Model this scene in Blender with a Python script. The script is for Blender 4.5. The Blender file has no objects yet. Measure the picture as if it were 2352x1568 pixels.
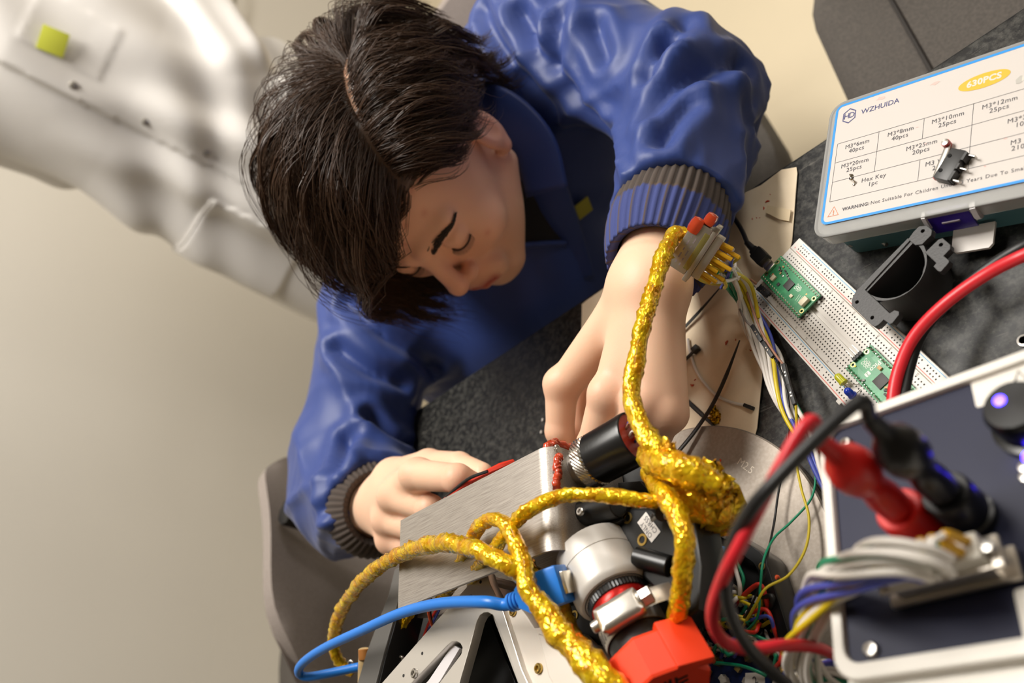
import bpy, bmesh, math, random
import numpy as np
from mathutils import Vector, Matrix, Euler
random.seed(7); rng = np.random.default_rng(7)
S = bpy.context.scene
COL = S.collection
TZ = 0.74                                  # table top height (m)
# ------------------------------------------------------------------ camera
FPX = 1900.0
AX = np.array([0.65738747, -0.44046132, -0.61142091])     # world axes in camera axes (x right, y down, z forward)
AY = np.array([-0.02579898, -0.82406413, 0.56590876])
UP = np.array([-0.75311096, -0.35624729, -0.55309289])
RW = np.stack([AX, AY, UP])
HC = 463.5                                 # camera height above the table top (mm)
cam_d = bpy.data.cameras.new('camera'); cam = bpy.data.objects.new('camera', cam_d); COL.objects.link(cam)
cam_d.sensor_fit = 'HORIZONTAL'; cam_d.sensor_width = 22.3; cam_d.lens = FPX / 2352 * 22.3
cam_d.clip_start = 0.02; cam_d.clip_end = 60
Mc = np.eye(4); Mc[:3, 0] = RW @ [1, 0, 0]; Mc[:3, 1] = RW @ [0, -1, 0]; Mc[:3, 2] = RW @ [0, 0, -1]
Mc[:3, 3] = [0, 0, TZ + HC / 1000]
cam.matrix_world = Matrix(Mc.tolist())
cam_d.dof.use_dof = True; cam_d.dof.focus_distance = 0.54; cam_d.dof.aperture_fstop = 3.5
S.camera = cam
# ------------------------------------------------------------------ light
S.view_settings.view_transform = 'Standard'; S.view_settings.look = 'None'
S.view_settings.gamma = 1; S.view_settings.use_curve_mapping = False
S.view_settings.exposure = 0.52
w = bpy.data.worlds.new('world'); S.world = w; w.use_nodes = True
w.node_tree.nodes['Background'].inputs[0].default_value = (0.92, 0.83, 0.70, 1)
w.node_tree.nodes['Background'].inputs[1].default_value = 0.03
def area(name, loc, sx, sy, power, col=(1, .955, .89), rz=0.0):
    l = bpy.data.lights.new(name, 'AREA'); l.shape = 'RECTANGLE'; l.size = sx; l.size_y = sy; l.energy = power; l.color = col
    o = bpy.data.objects.new(name, l); COL.objects.link(o); o.location = loc; o.rotation_euler = (0, 0, rz)
    return o
LIGHTS = [(-0.62, 1.10, 47), (1.5, 1.3, 12), (1.5, 3.7, 44), (-0.62, 3.7, 12)]
for i, (lx, ly, pw) in enumerate(LIGHTS):
    area('ceiling_light', (lx, ly, 2.72), 0.58, 1.2, pw)
# ------------------------------------------------------------------ helpers
def pxw(x, y, z):
    """pixel + height above table (mm) -> world (mm, table top z = 0)"""
    v = RW @ np.array([(x - 1176) / FPX, (y - 784) / FPX, 1.0]); t = (z - HC) / v[2]
    return v * t + np.array([0, 0, HC])
def V(x, y, z=0.0):
    p = pxw(x, y, z); return Vector((p[0] / 1000, p[1] / 1000, p[2] / 1000 + TZ))
def mm(x, y, z=0.0): return Vector((x / 1000, y / 1000, z / 1000 + TZ))
def lin(c):
    if isinstance(c, str): c = tuple(int(c[i:i + 2], 16) for i in (0, 2, 4))
    return tuple(((v / 255) / 12.92 if v / 255 <= .04045 else ((v / 255 + .055) / 1.055) ** 2.4) for v in c) + (1.0,)
MATS = {}
def mat(name, col, rough=.5, metal=0.0, bump=None, var=None, spec=None, trans=0.0, alpha=1.0, coat=0.0, sss=0.0, emis=None, sheen=0.0, ior=None):
    if name in MATS: return MATS[name]
    m = bpy.data.materials.new(name); m.use_nodes = True; nt = m.node_tree; b = nt.nodes['Principled BSDF']; MATS[name] = m
    b.inputs['Base Color'].default_value = lin(col); b.inputs['Roughness'].default_value = rough; b.inputs['Metallic'].default_value = metal
    if spec is not None: b.inputs['Specular IOR Level'].default_value = spec
    if trans: b.inputs['Transmission Weight'].default_value = trans
    if alpha < 1: b.inputs['Alpha'].default_value = alpha
    if coat: b.inputs['Coat Weight'].default_value = coat; b.inputs['Coat Roughness'].default_value = .08
    if ior: b.inputs['IOR'].default_value = ior
    if sss:
        b.inputs['Subsurface Weight'].default_value = sss; b.inputs['Subsurface Radius'].default_value = (.012, .005, .003); b.inputs['Subsurface Scale'].default_value = 1
    if sheen: b.inputs['Sheen Weight'].default_value = sheen
    if emis: b.inputs['Emission Color'].default_value = lin(emis[0]); b.inputs['Emission Strength'].default_value = emis[1]
    tc = None
    if bump or var: tc = nt.nodes.new('ShaderNodeTexCoord')
    def noise(scale, detail=4, stretch=None):
        n = nt.nodes.new('ShaderNodeTexNoise'); n.inputs['Scale'].default_value = scale; n.inputs['Detail'].default_value = detail
        if stretch:
            mp = nt.nodes.new('ShaderNodeMapping'); mp.inputs['Scale'].default_value = stretch[:3]
            if len(stretch) > 3: mp.inputs['Rotation'].default_value = stretch[3]
            nt.links.new(tc.outputs['Object'], mp.inputs[0]); nt.links.new(mp.outputs[0], n.inputs[0])
        else: nt.links.new(tc.outputs['Object'], n.inputs[0])
        return n
    if var:   # (scale, colour2, lo, hi[, stretch])
        n = noise(var[0], 6, var[4] if len(var) > 4 else None); r = nt.nodes.new('ShaderNodeValToRGB')
        r.color_ramp.elements[0].position = var[2]; r.color_ramp.elements[1].position = var[3]
        r.color_ramp.elements[0].color = lin(col); r.color_ramp.elements[1].color = lin(var[1])
        nt.links.new(n.outputs[0], r.inputs[0]); nt.links.new(r.outputs[0], b.inputs['Base Color'])
    if bump:  # (scale, strength, distance[, stretch])
        n = noise(bump[0], 5, bump[3] if len(bump) > 3 else None); bp = nt.nodes.new('ShaderNodeBump')
        bp.inputs['Strength'].default_value = bump[1]; bp.inputs['Distance'].default_value = bump[2]
        nt.links.new(n.outputs[0], bp.inputs['Height']); nt.links.new(bp.outputs[0], b.inputs['Normal'])
    return m
def empty(name, loc, label=None, cat=None, group=None, rz=0.0):
    o = bpy.data.objects.new(name, None); COL.objects.link(o); o.location = loc; o.rotation_euler = (0, 0, rz); o.empty_display_size = .02
    tag(o, label, cat, group); return o
def tag(o, label=None, cat=None, group=None, kind=None):
    if label: o['label'] = label
    if cat: o['category'] = cat
    if group: o['group'] = group
    if kind: o['kind'] = kind
    return o
def link(name, me, m=None, parent=None, local=False, smooth=True, ang=40):
    o = bpy.data.objects.new(name, me); COL.objects.link(o)
    if m is not None and not me.materials: me.materials.append(m)
    if smooth and len(me.polygons):
        me.shade_smooth()
        if ang < 180: me.set_sharp_from_angle(angle=math.radians(ang))
    if parent is not None:
        o.parent = parent
        if not local:
            pm = Matrix.LocRotScale(parent.location, parent.rotation_euler, parent.scale)
            if parent.parent is not None:
                pp = parent.parent; pm = Matrix.LocRotScale(pp.location, pp.rotation_euler, pp.scale) @ parent.matrix_parent_inverse @ pm
            o.matrix_parent_inverse = pm.inverted()
    return o
class MB:
    def __init__(s): s.v = []; s.f = []; s.mi = []
    def add(s, v, f, mi=0):
        n = len(s.v); s.v.extend([tuple(p) for p in v]); s.f.extend([tuple(i + n for i in q) for q in f]); s.mi.extend([mi] * len(f)); return s
    def box(s, c, size, M=None, bev=0.0, mi=0):
        """c centre, size full; M 3x3 rotation"""
        bm = bmesh.new(); bmesh.ops.create_cube(bm, size=1)
        bmesh.ops.scale(bm, vec=size, verts=bm.verts)
        if bev: bmesh.ops.bevel(bm, geom=list(bm.edges), offset=bev, segments=2, affect='EDGES', profile=.6)
        vs = [(M @ v.co if M is not None else v.co) + Vector(c) for v in bm.verts]
        bm.verts.index_update(); s.add(vs, [[v.index for v in f.verts] for f in bm.faces], mi); bm.free(); return s
    def tube(s, pts, r, seg=10, n=0, cap=True, mi=0, flat=None, up=None):
        if n: pts, r = spline(pts, n, r)
        P = np.array([tuple(p) for p in pts], float); N = len(P); R = np.full(N, r) if np.isscalar(r) else np.array(r, float)
        T = np.gradient(P, axis=0); T /= np.linalg.norm(T, axis=1, keepdims=True) + 1e-12
        u = np.cross(T[0], [0, 0, 1.0] if up is None else up)
        if np.linalg.norm(u) < 1e-3: u = np.cross(T[0], [1.0, 0, 0])
        u /= np.linalg.norm(u); vs = []
        a = np.arange(seg) * 2 * np.pi / seg
        for i in range(N):
            u = u - T[i] * (u @ T[i]); u /= np.linalg.norm(u); w_ = np.cross(T[i], u)
            fl = 1.0 if flat is None else flat
            vs.append(P[i] + R[i] * (np.cos(a)[:, None] * u + fl * np.sin(a)[:, None] * w_))
        vs = np.concatenate(vs); fs = []
        for i in range(N - 1):
            for j in range(seg):
                k = (j + 1) % seg; fs.append((i * seg + j, i * seg + k, (i + 1) * seg + k, (i + 1) * seg + j))
        if cap: fs.append(tuple(range(seg))[::-1]); fs.append(tuple((N - 1) * seg + j for j in range(seg)))
        return s.add(vs, fs, mi)
    def lathe(s, prof, o, d, seg=24, up=None, mi=0, sx=1.0, a0=0.0):
        """prof list of (radius, along); axis from o along d"""
        d = Vector(d).normalized(); u = d.cross(Vector(up) if up is not None else Vector((0, 0, 1)))
        if u.length < 1e-4: u = d.cross(Vector((1, 0, 0)))
        u.normalize(); w_ = d.cross(u); vs = []; fs = []; o = Vector(o)
        for (r, t) in prof:
            for j in range(seg):
                a = a0 + j * 2 * math.pi / seg; vs.append(o + d * t + u * (r * math.cos(a) * sx) + w_ * (r * math.sin(a)))
        for i in range(len(prof) - 1):
            for j in range(seg):
                k = (j + 1) % seg; fs.append((i * seg + j, i * seg + k, (i + 1) * seg + k, (i + 1) * seg + j))
        if prof[0][0] > 1e-6: fs.append(tuple(range(seg))[::-1])
        if prof[-1][0] > 1e-6: fs.append(tuple((len(prof) - 1) * seg + j for j in range(seg)))
        return s.add(vs, fs, mi)
    def prism(s, poly, d, mi=0):
        """poly list of Vectors (planar), extruded by vector d"""
        n = len(poly); vs = [Vector(p) for p in poly] + [Vector(p) + Vector(d) for p in poly]
        fs = [tuple(range(n))[::-1], tuple(range(n, 2 * n))] + [(i, (i + 1) % n, n + (i + 1) % n, n + i) for i in range(n)]
        return s.add(vs, fs, mi)
    def mesh(s, name, *mats):
        me = bpy.data.meshes.new(name); me.from_pydata([tuple(p) for p in s.v], [], s.f)
        for m in mats: me.materials.append(m)
        if any(s.mi): me.polygons.foreach_set('material_index', s.mi)
        bm = bmesh.new(); bm.from_mesh(me); bmesh.ops.recalc_face_normals(bm, faces=bm.faces); bm.to_mesh(me); bm.free()
        me.update(); return me
    def build(s, name, m, parent=None, ang=40, smooth=True, bev=0.0, seg=2):
        me = s.mesh(name, *(m if isinstance(m, (list, tuple)) else [m]))
        if bev:
            bm = bmesh.new(); bm.from_mesh(me)
            es = [e for e in bm.edges if len(e.link_faces) == 2 and e.calc_face_angle(0) > .5]
            bmesh.ops.bevel(bm, geom=es, offset=bev, segments=seg, affect='EDGES', profile=.6, clamp_overlap=True); bm.to_mesh(me); bm.free()
        return link(name, me, None, parent, smooth=smooth, ang=ang)
def spline(pts, n, r=None):
    """Catmull-Rom through pts, n samples per span"""
    P = np.array([tuple(p) for p in pts], float); Q = np.vstack([2 * P[0] - P[1], P, 2 * P[-1] - P[-2]]); out = []; rr = []
    isr = r is not None and not np.isscalar(r); R = np.array(r, float) if isr else None
    for i in range(len(P) - 1):
        a, b, c, d = Q[i], Q[i + 1], Q[i + 2], Q[i + 3]
        for t in np.linspace(0, 1, n, endpoint=False):
            out.append(.5 * (2 * b + (c - a) * t + (2 * a - 5 * b + 4 * c - d) * t * t + (3 * b - a - 3 * c + d) * t ** 3))
            if isr: rr.append(R[i] * (1 - t) + R[i + 1] * t)
    out.append(P[-1])
    if isr: rr.append(R[-1])
    out = np.array(out)
    return (out, rr if isr else r) if r is not None else out
def curve_mesh(splines, extrude=0.0, bevel=0.0, name='plate', res=1):
    """2D filled outline(s) with holes -> mesh in the XY plane, thickness 2*extrude"""
    cu = bpy.data.curves.new(name, 'CURVE'); cu.dimensions = '2D'; cu.fill_mode = 'BOTH'; cu.extrude = extrude; cu.bevel_depth = bevel; cu.bevel_resolution = res
    for sp in splines:
        q = cu.splines.new('POLY'); q.points.add(len(sp) - 1); q.use_cyclic_u = True
        for i, p in enumerate(sp): q.points[i].co = (p[0], p[1], 0, 1)
    o = bpy.data.objects.new(name, cu); COL.objects.link(o); dg = bpy.context.evaluated_depsgraph_get()
    me = bpy.data.meshes.new_from_object(o.evaluated_get(dg)); bpy.data.objects.remove(o); bpy.data.curves.remove(cu); me.name = name; return me
def text_mesh(body, size, extrude=0.00003, align='LEFT', shear=0.0, spacing=1.0, bold=0.0, line=1.0):
    cu = bpy.data.curves.new('text', 'FONT'); cu.body = body; cu.size = size; cu.extrude = extrude; cu.align_x = align; cu.align_y = 'CENTER'; cu.shear = shear; cu.space_character = spacing; cu.offset = bold; cu.resolution_u = 3; cu.space_line = line
    o = bpy.data.objects.new('text', cu); COL.objects.link(o); dg = bpy.context.evaluated_depsgraph_get()
    me = bpy.data.meshes.new_from_object(o.evaluated_get(dg)); bpy.data.objects.remove(o); bpy.data.curves.remove(cu); me.name = 'lettering'; return me
def frame(o, x, z):
    """4x4 with given origin, x axis (approx) and z axis"""
    z = Vector(z).normalized(); x = Vector(x); x = (x - z * x.dot(z)).normalized(); y = z.cross(x)
    return Matrix(((x.x, y.x, z.x, o[0]), (x.y, y.y, z.y, o[1]), (x.z, y.z, z.z, o[2]), (0, 0, 0, 1)))
def rrect(w_, h, r, n=5, cx=0.0, cy=0.0):
    out = []
    for (sx, sy, a) in ((1, 1, 0), (-1, 1, 90), (-1, -1, 180), (1, -1, 270)):
        for i in range(n + 1):
            t = math.radians(a + 90 * i / n); out.append((cx + sx * (w_ / 2 - r) + r * math.cos(t), cy + sy * (h / 2 - r) + r * math.sin(t)))
    return out
def circ(cx, cy, r, n=16, a0=0, a1=360): return [(cx + r * math.cos(math.radians(a0 + (a1 - a0) * i / n)), cy + r * math.sin(math.radians(a0 + (a1 - a0) * i / n))) for i in range(n + (0 if a1 - a0 == 360 else 1))]
def xf(me, M): me.transform(M); return me
# ---- signed-distance mesher (surface nets, sparse blocks) --------------------
def mesh_sdf(fn, lo, hi, h, B=24):
    lo = np.array(lo, float); n = np.ceil((np.array(hi, float) - lo) / h).astype(int) + 1
    nb = np.ceil(n / B).astype(int)
    bi = np.stack(np.meshgrid(*[np.arange(k) for k in nb], indexing='ij'), -1).reshape(-1, 3)
    dc = fn(lo + (bi * B + B / 2) * h); bi = bi[np.abs(dc) < B * h * .5 * 1.75 * 1.35 + 6]
    g = np.arange(B + 1); G = np.stack(np.meshgrid(g, g, g, indexing='ij'), -1)
    K = (n + 2 * B)[1] * 1; K1 = int(n[1] + 4 * B); K2 = int(n[2] + 4 * B)
    key = lambda c: (c[..., 0].astype(np.int64) * K1 + c[..., 1]) * K2 + c[..., 2]
    ck = []; cv = []; ed = [[], [], []]
    offs = np.array([[i, j, k] for i in (0, 1) for j in (0, 1) for k in (0, 1)])
    eds = [(a, b) for a in range(8) for b in range(a + 1, 8) if abs(offs[a] - offs[b]).sum() == 1]
    for b0 in bi * B:
        D = fn((lo + (b0 + G.reshape(-1, 3)) * h)).reshape(B + 1, B + 1, B + 1); I = D < 0
        if I.all() or not I.any(): continue
        c8 = np.stack([D[o[0]:o[0] + B, o[1]:o[1] + B, o[2]:o[2] + B] for o in offs], -1); s8 = c8 < 0
        act = s8.any(-1) & ~s8.all(-1); idx = np.argwhere(act); d8 = c8[act]
        acc = np.zeros((len(idx), 3)); cnt = np.zeros(len(idx))
        for a, b in eds:
            m = (d8[:, a] < 0) != (d8[:, b] < 0); t = d8[m, a] / (d8[m, a] - d8[m, b])
            acc[m] += offs[a] + t[:, None] * (offs[b] - offs[a]); cnt[m] += 1
        ck.append(key(idx + b0)); cv.append(lo + (idx + b0 + acc / cnt[:, None]) * h)
        for ax in range(3):
            sl = [slice(0, B)] * 3; s2 = list(sl); s2[ax] = slice(1, B + 1)
            m = I[tuple(sl)] != I[tuple(s2)]; q = np.argwhere(m)
            ed[ax].append(np.c_[q + b0, I[tuple(sl)][m]])
    ck = np.concatenate(ck); cv = np.concatenate(cv); o = np.argsort(ck); ck = ck[o]; cv = cv[o]; F = []
    for ax in range(3):
        q = np.concatenate(ed[ax]); e = q[:, :3]; s = q[:, 3].astype(bool); u, v = (ax + 1) % 3, (ax + 2) % 3
        U = np.zeros(3, int); U[u] = 1; W = np.zeros(3, int); W[v] = 1
        ks = [key(e - U - W), key(e - W), key(e), key(e - U)]
        ii = [np.clip(np.searchsorted(ck, k), 0, len(ck) - 1) for k in ks]; ok = np.all([ck[i] == k for i, k in zip(ii, ks)], axis=0)
        f = np.stack(ii, 1); f[~s] = f[~s][:, ::-1]; F.append(f[ok])
    return cv, np.concatenate(F)
def np_mesh(name, v, f, col=None):
    me = bpy.data.meshes.new(name); me.vertices.add(len(v)); me.vertices.foreach_set('co', np.asarray(v, np.float32).ravel())
    k = f.shape[1]; me.loops.add(f.size); me.loops.foreach_set('vertex_index', f.astype(np.int32).ravel()); me.polygons.add(len(f))
    me.polygons.foreach_set('loop_start', np.arange(0, f.size, k, dtype=np.int32)); me.update(calc_edges=True); me.validate()
    if col is not None:
        at = me.color_attributes.new('Col', 'FLOAT_COLOR', 'POINT'); c = np.ones((len(v), 4), np.float32); c[:, :3] = col; at.data.foreach_set('color', c.ravel())
    return me
def vnormals(v, f):
    n = np.cross(v[f[:, 2]] - v[f[:, 0]], v[f[:, 3]] - v[f[:, 1]]); N = np.zeros_like(v)
    for i in range(4): np.add.at(N, f[:, i], n)
    return N / (np.linalg.norm(N, axis=1, keepdims=True) + 1e-12)
def smin(a, b, k): h = np.clip(.5 + .5 * (b - a) / k, 0, 1); return b * (1 - h) + a * h - k * h * (1 - h)
def smax(a, b, k): return -smin(-a, -b, k)
def sd_sph(p, c, r): return np.linalg.norm(p - np.array(c, float), axis=1) - r
def sd_ell(p, c, r, M=None):
    q = p - np.array(c, float)
    if M is not None: q = q @ M          # columns of M = local axes
    r = np.array(r, float); k0 = np.linalg.norm(q / r, axis=1); k1 = np.linalg.norm(q / (r * r), axis=1) + 1e-9
    return k0 * (k0 - 1) / k1
def sd_cone(p, a, b, ra, rb, sc=None):
    """capsule with two radii"""
    a = np.array(a, float); b = np.array(b, float); d = b - a; t = np.clip((p - a) @ d / (d @ d), 0, 1)
    return np.linalg.norm(p - a - t[:, None] * d, axis=1) - (ra + (rb - ra) * t)
# ================================================================== the setting
def plane_obj(name, pts, m, thick, kind='structure'):
    b = MB(); b.prism(pts, thick); o = b.build(name, m, smooth=False); o['kind'] = kind; return o
M_floor = mat('floor_vinyl', (208, 194, 166), .45, var=(1.4, (200, 187, 160), .35, .7), bump=(60, .03, .001))
M_wall = mat('wall_paint', (204, 199, 189), .75, var=(.9, (199, 194, 184), .35, .7), bump=(220, .05, .0005))
plane_obj('floor', [(-2.0, -3, 0), (4, -3, 0), (4, 5, 0), (-2.0, 5, 0)], M_floor, (0, 0, -.05))
plane_obj('wall_left', [(-2.0, -3, 0), (-2.0, 5, 0), (-2.0, 5, 2.75), (-2.0, -3, 2.75)], M_wall, (-.1, 0, 0))
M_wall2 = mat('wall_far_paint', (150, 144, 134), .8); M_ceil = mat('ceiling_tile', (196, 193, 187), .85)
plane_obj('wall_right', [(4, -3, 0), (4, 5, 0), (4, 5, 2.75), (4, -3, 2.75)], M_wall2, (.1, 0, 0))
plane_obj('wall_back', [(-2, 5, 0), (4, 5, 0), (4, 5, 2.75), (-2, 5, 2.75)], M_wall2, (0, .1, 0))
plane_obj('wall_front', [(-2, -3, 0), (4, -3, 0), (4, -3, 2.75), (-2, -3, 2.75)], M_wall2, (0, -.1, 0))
plane_obj('ceiling', [(-2, -3, 2.75), (4, -3, 2.75), (4, 5, 2.75), (-2, 5, 2.75)], M_ceil, (0, 0, .05))
b = MB(); b.box((-1.994, 1, .05), (.012, 8, .10), bev=.003); o = b.build('baseboard_left', mat('baseboard_vinyl', (92, 84, 76), .5)); o['kind'] = 'structure'
b = MB(); b.tube([(-1.93, 2.25, 1.42), (-1.95, 2.38, 1.0), (-1.95, 2.52, .80), (-1.95, 2.68, .74), (-1.95, 2.85, .78), (-1.96, 3.0, .95)], .006, 8, 8)
tag(b.build('hanging_flex', mat('cord_grey', (120, 116, 100), .5)), 'thin grey cord looping down in front of the beige wall', 'cord')
# ---- lab bench
def speck():
    m = bpy.data.materials.new('speckled_laminate'); m.use_nodes = True; nt = m.node_tree; bs = nt.nodes['Principled BSDF']
    tc = nt.nodes.new('ShaderNodeTexCoord')
    def nz(sc, d, lo, hi, a, b_):
        n = nt.nodes.new('ShaderNodeTexNoise'); n.inputs['Scale'].default_value = sc; n.inputs['Detail'].default_value = d; n.inputs['Roughness'].default_value = .62
        nt.links.new(tc.outputs['Object'], n.inputs[0]); r = nt.nodes.new('ShaderNodeValToRGB')
        r.color_ramp.elements[0].position = lo; r.color_ramp.elements[1].position = hi; r.color_ramp.elements[0].color = a; r.color_ramp.elements[1].color = b_
        nt.links.new(n.outputs[0], r.inputs[0]); return r
    r1 = nz(210, 5, .42, .66, lin((9, 9, 9)), lin((64, 63, 59)))
    r2 = nz(700, 2, .60, .78, (0, 0, 0, 1), lin((70, 68, 62)))
    mx = nt.nodes.new('ShaderNodeMix'); mx.data_type = 'RGBA'; mx.blend_type = 'ADD'; mx.inputs[0].default_value = 1
    nt.links.new(r1.outputs[0], mx.inputs[6]); nt.links.new(r2.outputs[0], mx.inputs[7])
    # fine pale scratches
    mp = nt.nodes.new('ShaderNodeMapping'); mp.inputs['Rotation'].default_value = (0, 0, .9); mp.inputs['Scale'].default_value = (4, 60, 1)
    nt.links.new(tc.outputs['Object'], mp.inputs[0])
    n3 = nt.nodes.new('ShaderNodeTexNoise'); n3.inputs['Scale'].default_value = 9; n3.inputs['Detail'].default_value = 2; nt.links.new(mp.outputs[0], n3.inputs[0])
    r3 = nt.nodes.new('ShaderNodeValToRGB'); r3.color_ramp.elements[0].position = .70; r3.color_ramp.elements[1].position = .78; r3.color_ramp.elements[0].color = (0, 0, 0, 1); r3.color_ramp.elements[1].color = lin((90, 86, 80))
    nt.links.new(n3.outputs[0], r3.inputs[0])
    m2 = nt.nodes.new('ShaderNodeMix'); m2.data_type = 'RGBA'; m2.blend_type = 'ADD'; m2.inputs[0].default_value = 1
    nt.links.new(mx.outputs[2], m2.inputs[6]); nt.links.new(r3.outputs[0], m2.inputs[7]); nt.links.new(m2.outputs[2], bs.inputs['Base Color'])
    bs.inputs['Roughness'].default_value = .45; return m
M_spk = speck()
M_blackmetal = mat('black_metal', (30, 30, 31), .45, .3)
bench = empty('lab_bench', (0, 0, 0), 'lab bench with black speckled laminate top and straight edge', 'table')
b = MB(); b.box((.12, -.066, TZ - .014), (1.60, 1.066, .028), bev=.002); b.build('bench_top', M_spk, bench)
b = MB(); b.box((.12, -.066, TZ - .014), (1.606, 1.072, .024), bev=.003); b.build('edge_band', mat('edge_band', (26, 26, 26), .5), bench)
for (lx, ly) in ((-.60, .36), (.84, .36), (-.60, -.50), (.84, -.50)):
    b = MB(); b.box((lx, ly, (TZ - .03) / 2), (.05, .05, TZ - .03), bev=.004); b.build('leg', M_blackmetal, bench)
# ---- chairs
M_mesh = mat('chair_mesh_grey', (152, 141, 134), .85, bump=(900, .25, .0006), var=(500, (138, 128, 121), .4, .6))
M_seatg = mat('chair_seat_fabric', (88, 82, 76), .85, bump=(700, .3, .0006), var=(350, (76, 71, 66), .4, .6))
def chair(loc, rz, label, tilt=.16, backw=.50, backh=.56, seat_z=.47, low=.0):
    t = empty('office_chair', loc, label, 'chair', None, rz)
    def L(me, name, m): return link(name, me, m, t, local=True)
    # seat: rounded cushion, front toward -Y
    b = MB(); prof = [(-.5, .0), (-.47, .5), (-.35, .85), (0, 1.0), (.35, .85), (.47, .5), (.5, 0)]
    n = 20; vs = []; fs = []
    out = rrect(.50, .48, .11, 6)
    rings = [(.90, -.045), (1.0, -.03), (1.02, 0), (1.0, .025), (.93, .038), (.6, .034), (.25, .030)]
    k = len(out)
    for (sc, dz) in rings:
        for (x, y) in out: vs.append((x * sc, y * sc, seat_z + dz - .02 * max(0, -y * sc / .24) ** 3 * (1 if dz > 0 else .6)))
    for i in range(len(rings) - 1):
        for j in range(k): fs.append((i * k + j, i * k + (j + 1) % k, (i + 1) * k + (j + 1) % k, (i + 1) * k + j))
    fs.append(tuple(range(k))[::-1]); fs.append(tuple((len(rings) - 1) * k + j for j in range(k)))
    b.add(vs, fs); L(b.mesh('seat'), 'seat', M_seatg)
    for sx in (-.165, .165):
        b = MB(); b.tube([(sx, -.20, seat_z + .022), (sx, -.1, seat_z + .036), (sx, .1, seat_z + .037), (sx, .21, seat_z + .030)], .0022, 6, 5); L(b.mesh('seam'), 'seam', mat('seam_dark', (52, 48, 45), .8))
    # back: curved rounded panel
    b = MB(); nx, nz = 18, 18; vs = []; fs = []
    for s_ in (0, 1):
        for i in range(nz + 1):
            v = i / nz
            for j in range(nx + 1):
                u = j / nx * 2 - 1
                # rounded-rectangle outline, wider at the middle
                hw = backw / 2 * (0.93 + .07 * math.sin(math.pi * min(1, v * 1.1)))
                corner = max(0, (v - .80) / .20); corner0 = max(0, (.14 - v) / .14)
                x = u * hw * math.sqrt(max(0, 1 - .35 * corner ** 3)) * (1 - .12 * corner0)
                z = backh * v - .035 * abs(u) ** 4 * v - (.05 * abs(u) ** 6 * corner)
                y = .23 + .02 * math.sin(v * 3) - .055 * (1 - u * u) * -1 * .6 + s_ * .022 + .035 * math.sin(math.pi * v)
                y = .25 - .045 * u * u + s_ * .02 + tilt * z * .8 - .03 * math.sin(math.pi * v)
                vs.append((x, y, seat_z + .12 + low + z))
    m_ = (nx + 1) * (nz + 1)
    for i in range(nz):
        for j in range(nx):
            a = i * (nx + 1) + j; fs.append((a, a + 1, a + nx + 2, a + nx + 1)); a += m_; fs.append((a, a + nx + 1, a + nx + 2, a + 1))
    for i in range(nz):
        for j0 in (0, nx): a = i * (nx + 1) + j0; fs.append((a, a + nx + 1, a + nx + 1 + m_, a + m_))
    for j in range(nx):
        for i0 in (0, nz): a = i0 * (nx + 1) + j; fs.append((a, a + 1, a + 1 + m_, a + m_))
    b.add(vs, fs); L(b.mesh('backrest'), 'backrest', M_mesh)
    b = MB(); b.tube([(0, .05, seat_z - .06), (0, .26, seat_z - .06), (0, .31, seat_z + .06), (0, .31 + .1 * tilt, seat_z + .32)], .018, 8, 5); L(b.mesh('back_support'), 'back_support', M_blackmetal)
    b = MB(); b.box((0, 0, seat_z - .065), (.22, .22, .04), bev=.006); L(b.mesh('seat_plate'), 'seat_plate', M_blackmetal)
    b = MB(); b.lathe([(.022, 0), (.022, .15), (.03, .15), (.03, .32)], (0, 0, .07 + .0), (0, 0, 1), 16); L(b.mesh('gas_column'), 'gas_column', M_blackmetal)
    for i in range(5):
        a = i * 2 * math.pi / 5 + .3; d = Vector((math.cos(a), math.sin(a), 0))
        b = MB(); b.tube([d * .02 + Vector((0, 0, .12)), d * .15 + Vector((0, 0, .105)), d * .29 + Vector((0, 0, .075))], [.024, .02, .014], 8, 3); L(b.mesh('base_arm'), 'base_arm', M_blackmetal)
        b = MB(); c = d * .29 + Vector((0, 0, .028)); s = Vector((-d.y, d.x, 0)); b.lathe([(.012, -.022), (.028, -.02), (.028, .02), (.012, .022)], c, s, 16); L(b.mesh('caster'), 'caster', M_blackmetal)
    return t
chair((-1.25, .318, 0), math.radians(-68.3), 'grey mesh office chair standing by the wall beyond the end of the bench', tilt=.10, backw=.47, backh=.36, seat_z=.43, low=-.15)
chair((.052, .735, 0), math.radians(2), 'grey fabric office chair pushed up to the bench behind the screw kit box', seat_z=.49)
chair((-.62, .985, 0), math.radians(10), 'office chair under the seated man in the blue lab jacket', backw=.42, backh=.24, seat_z=.36)
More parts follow.
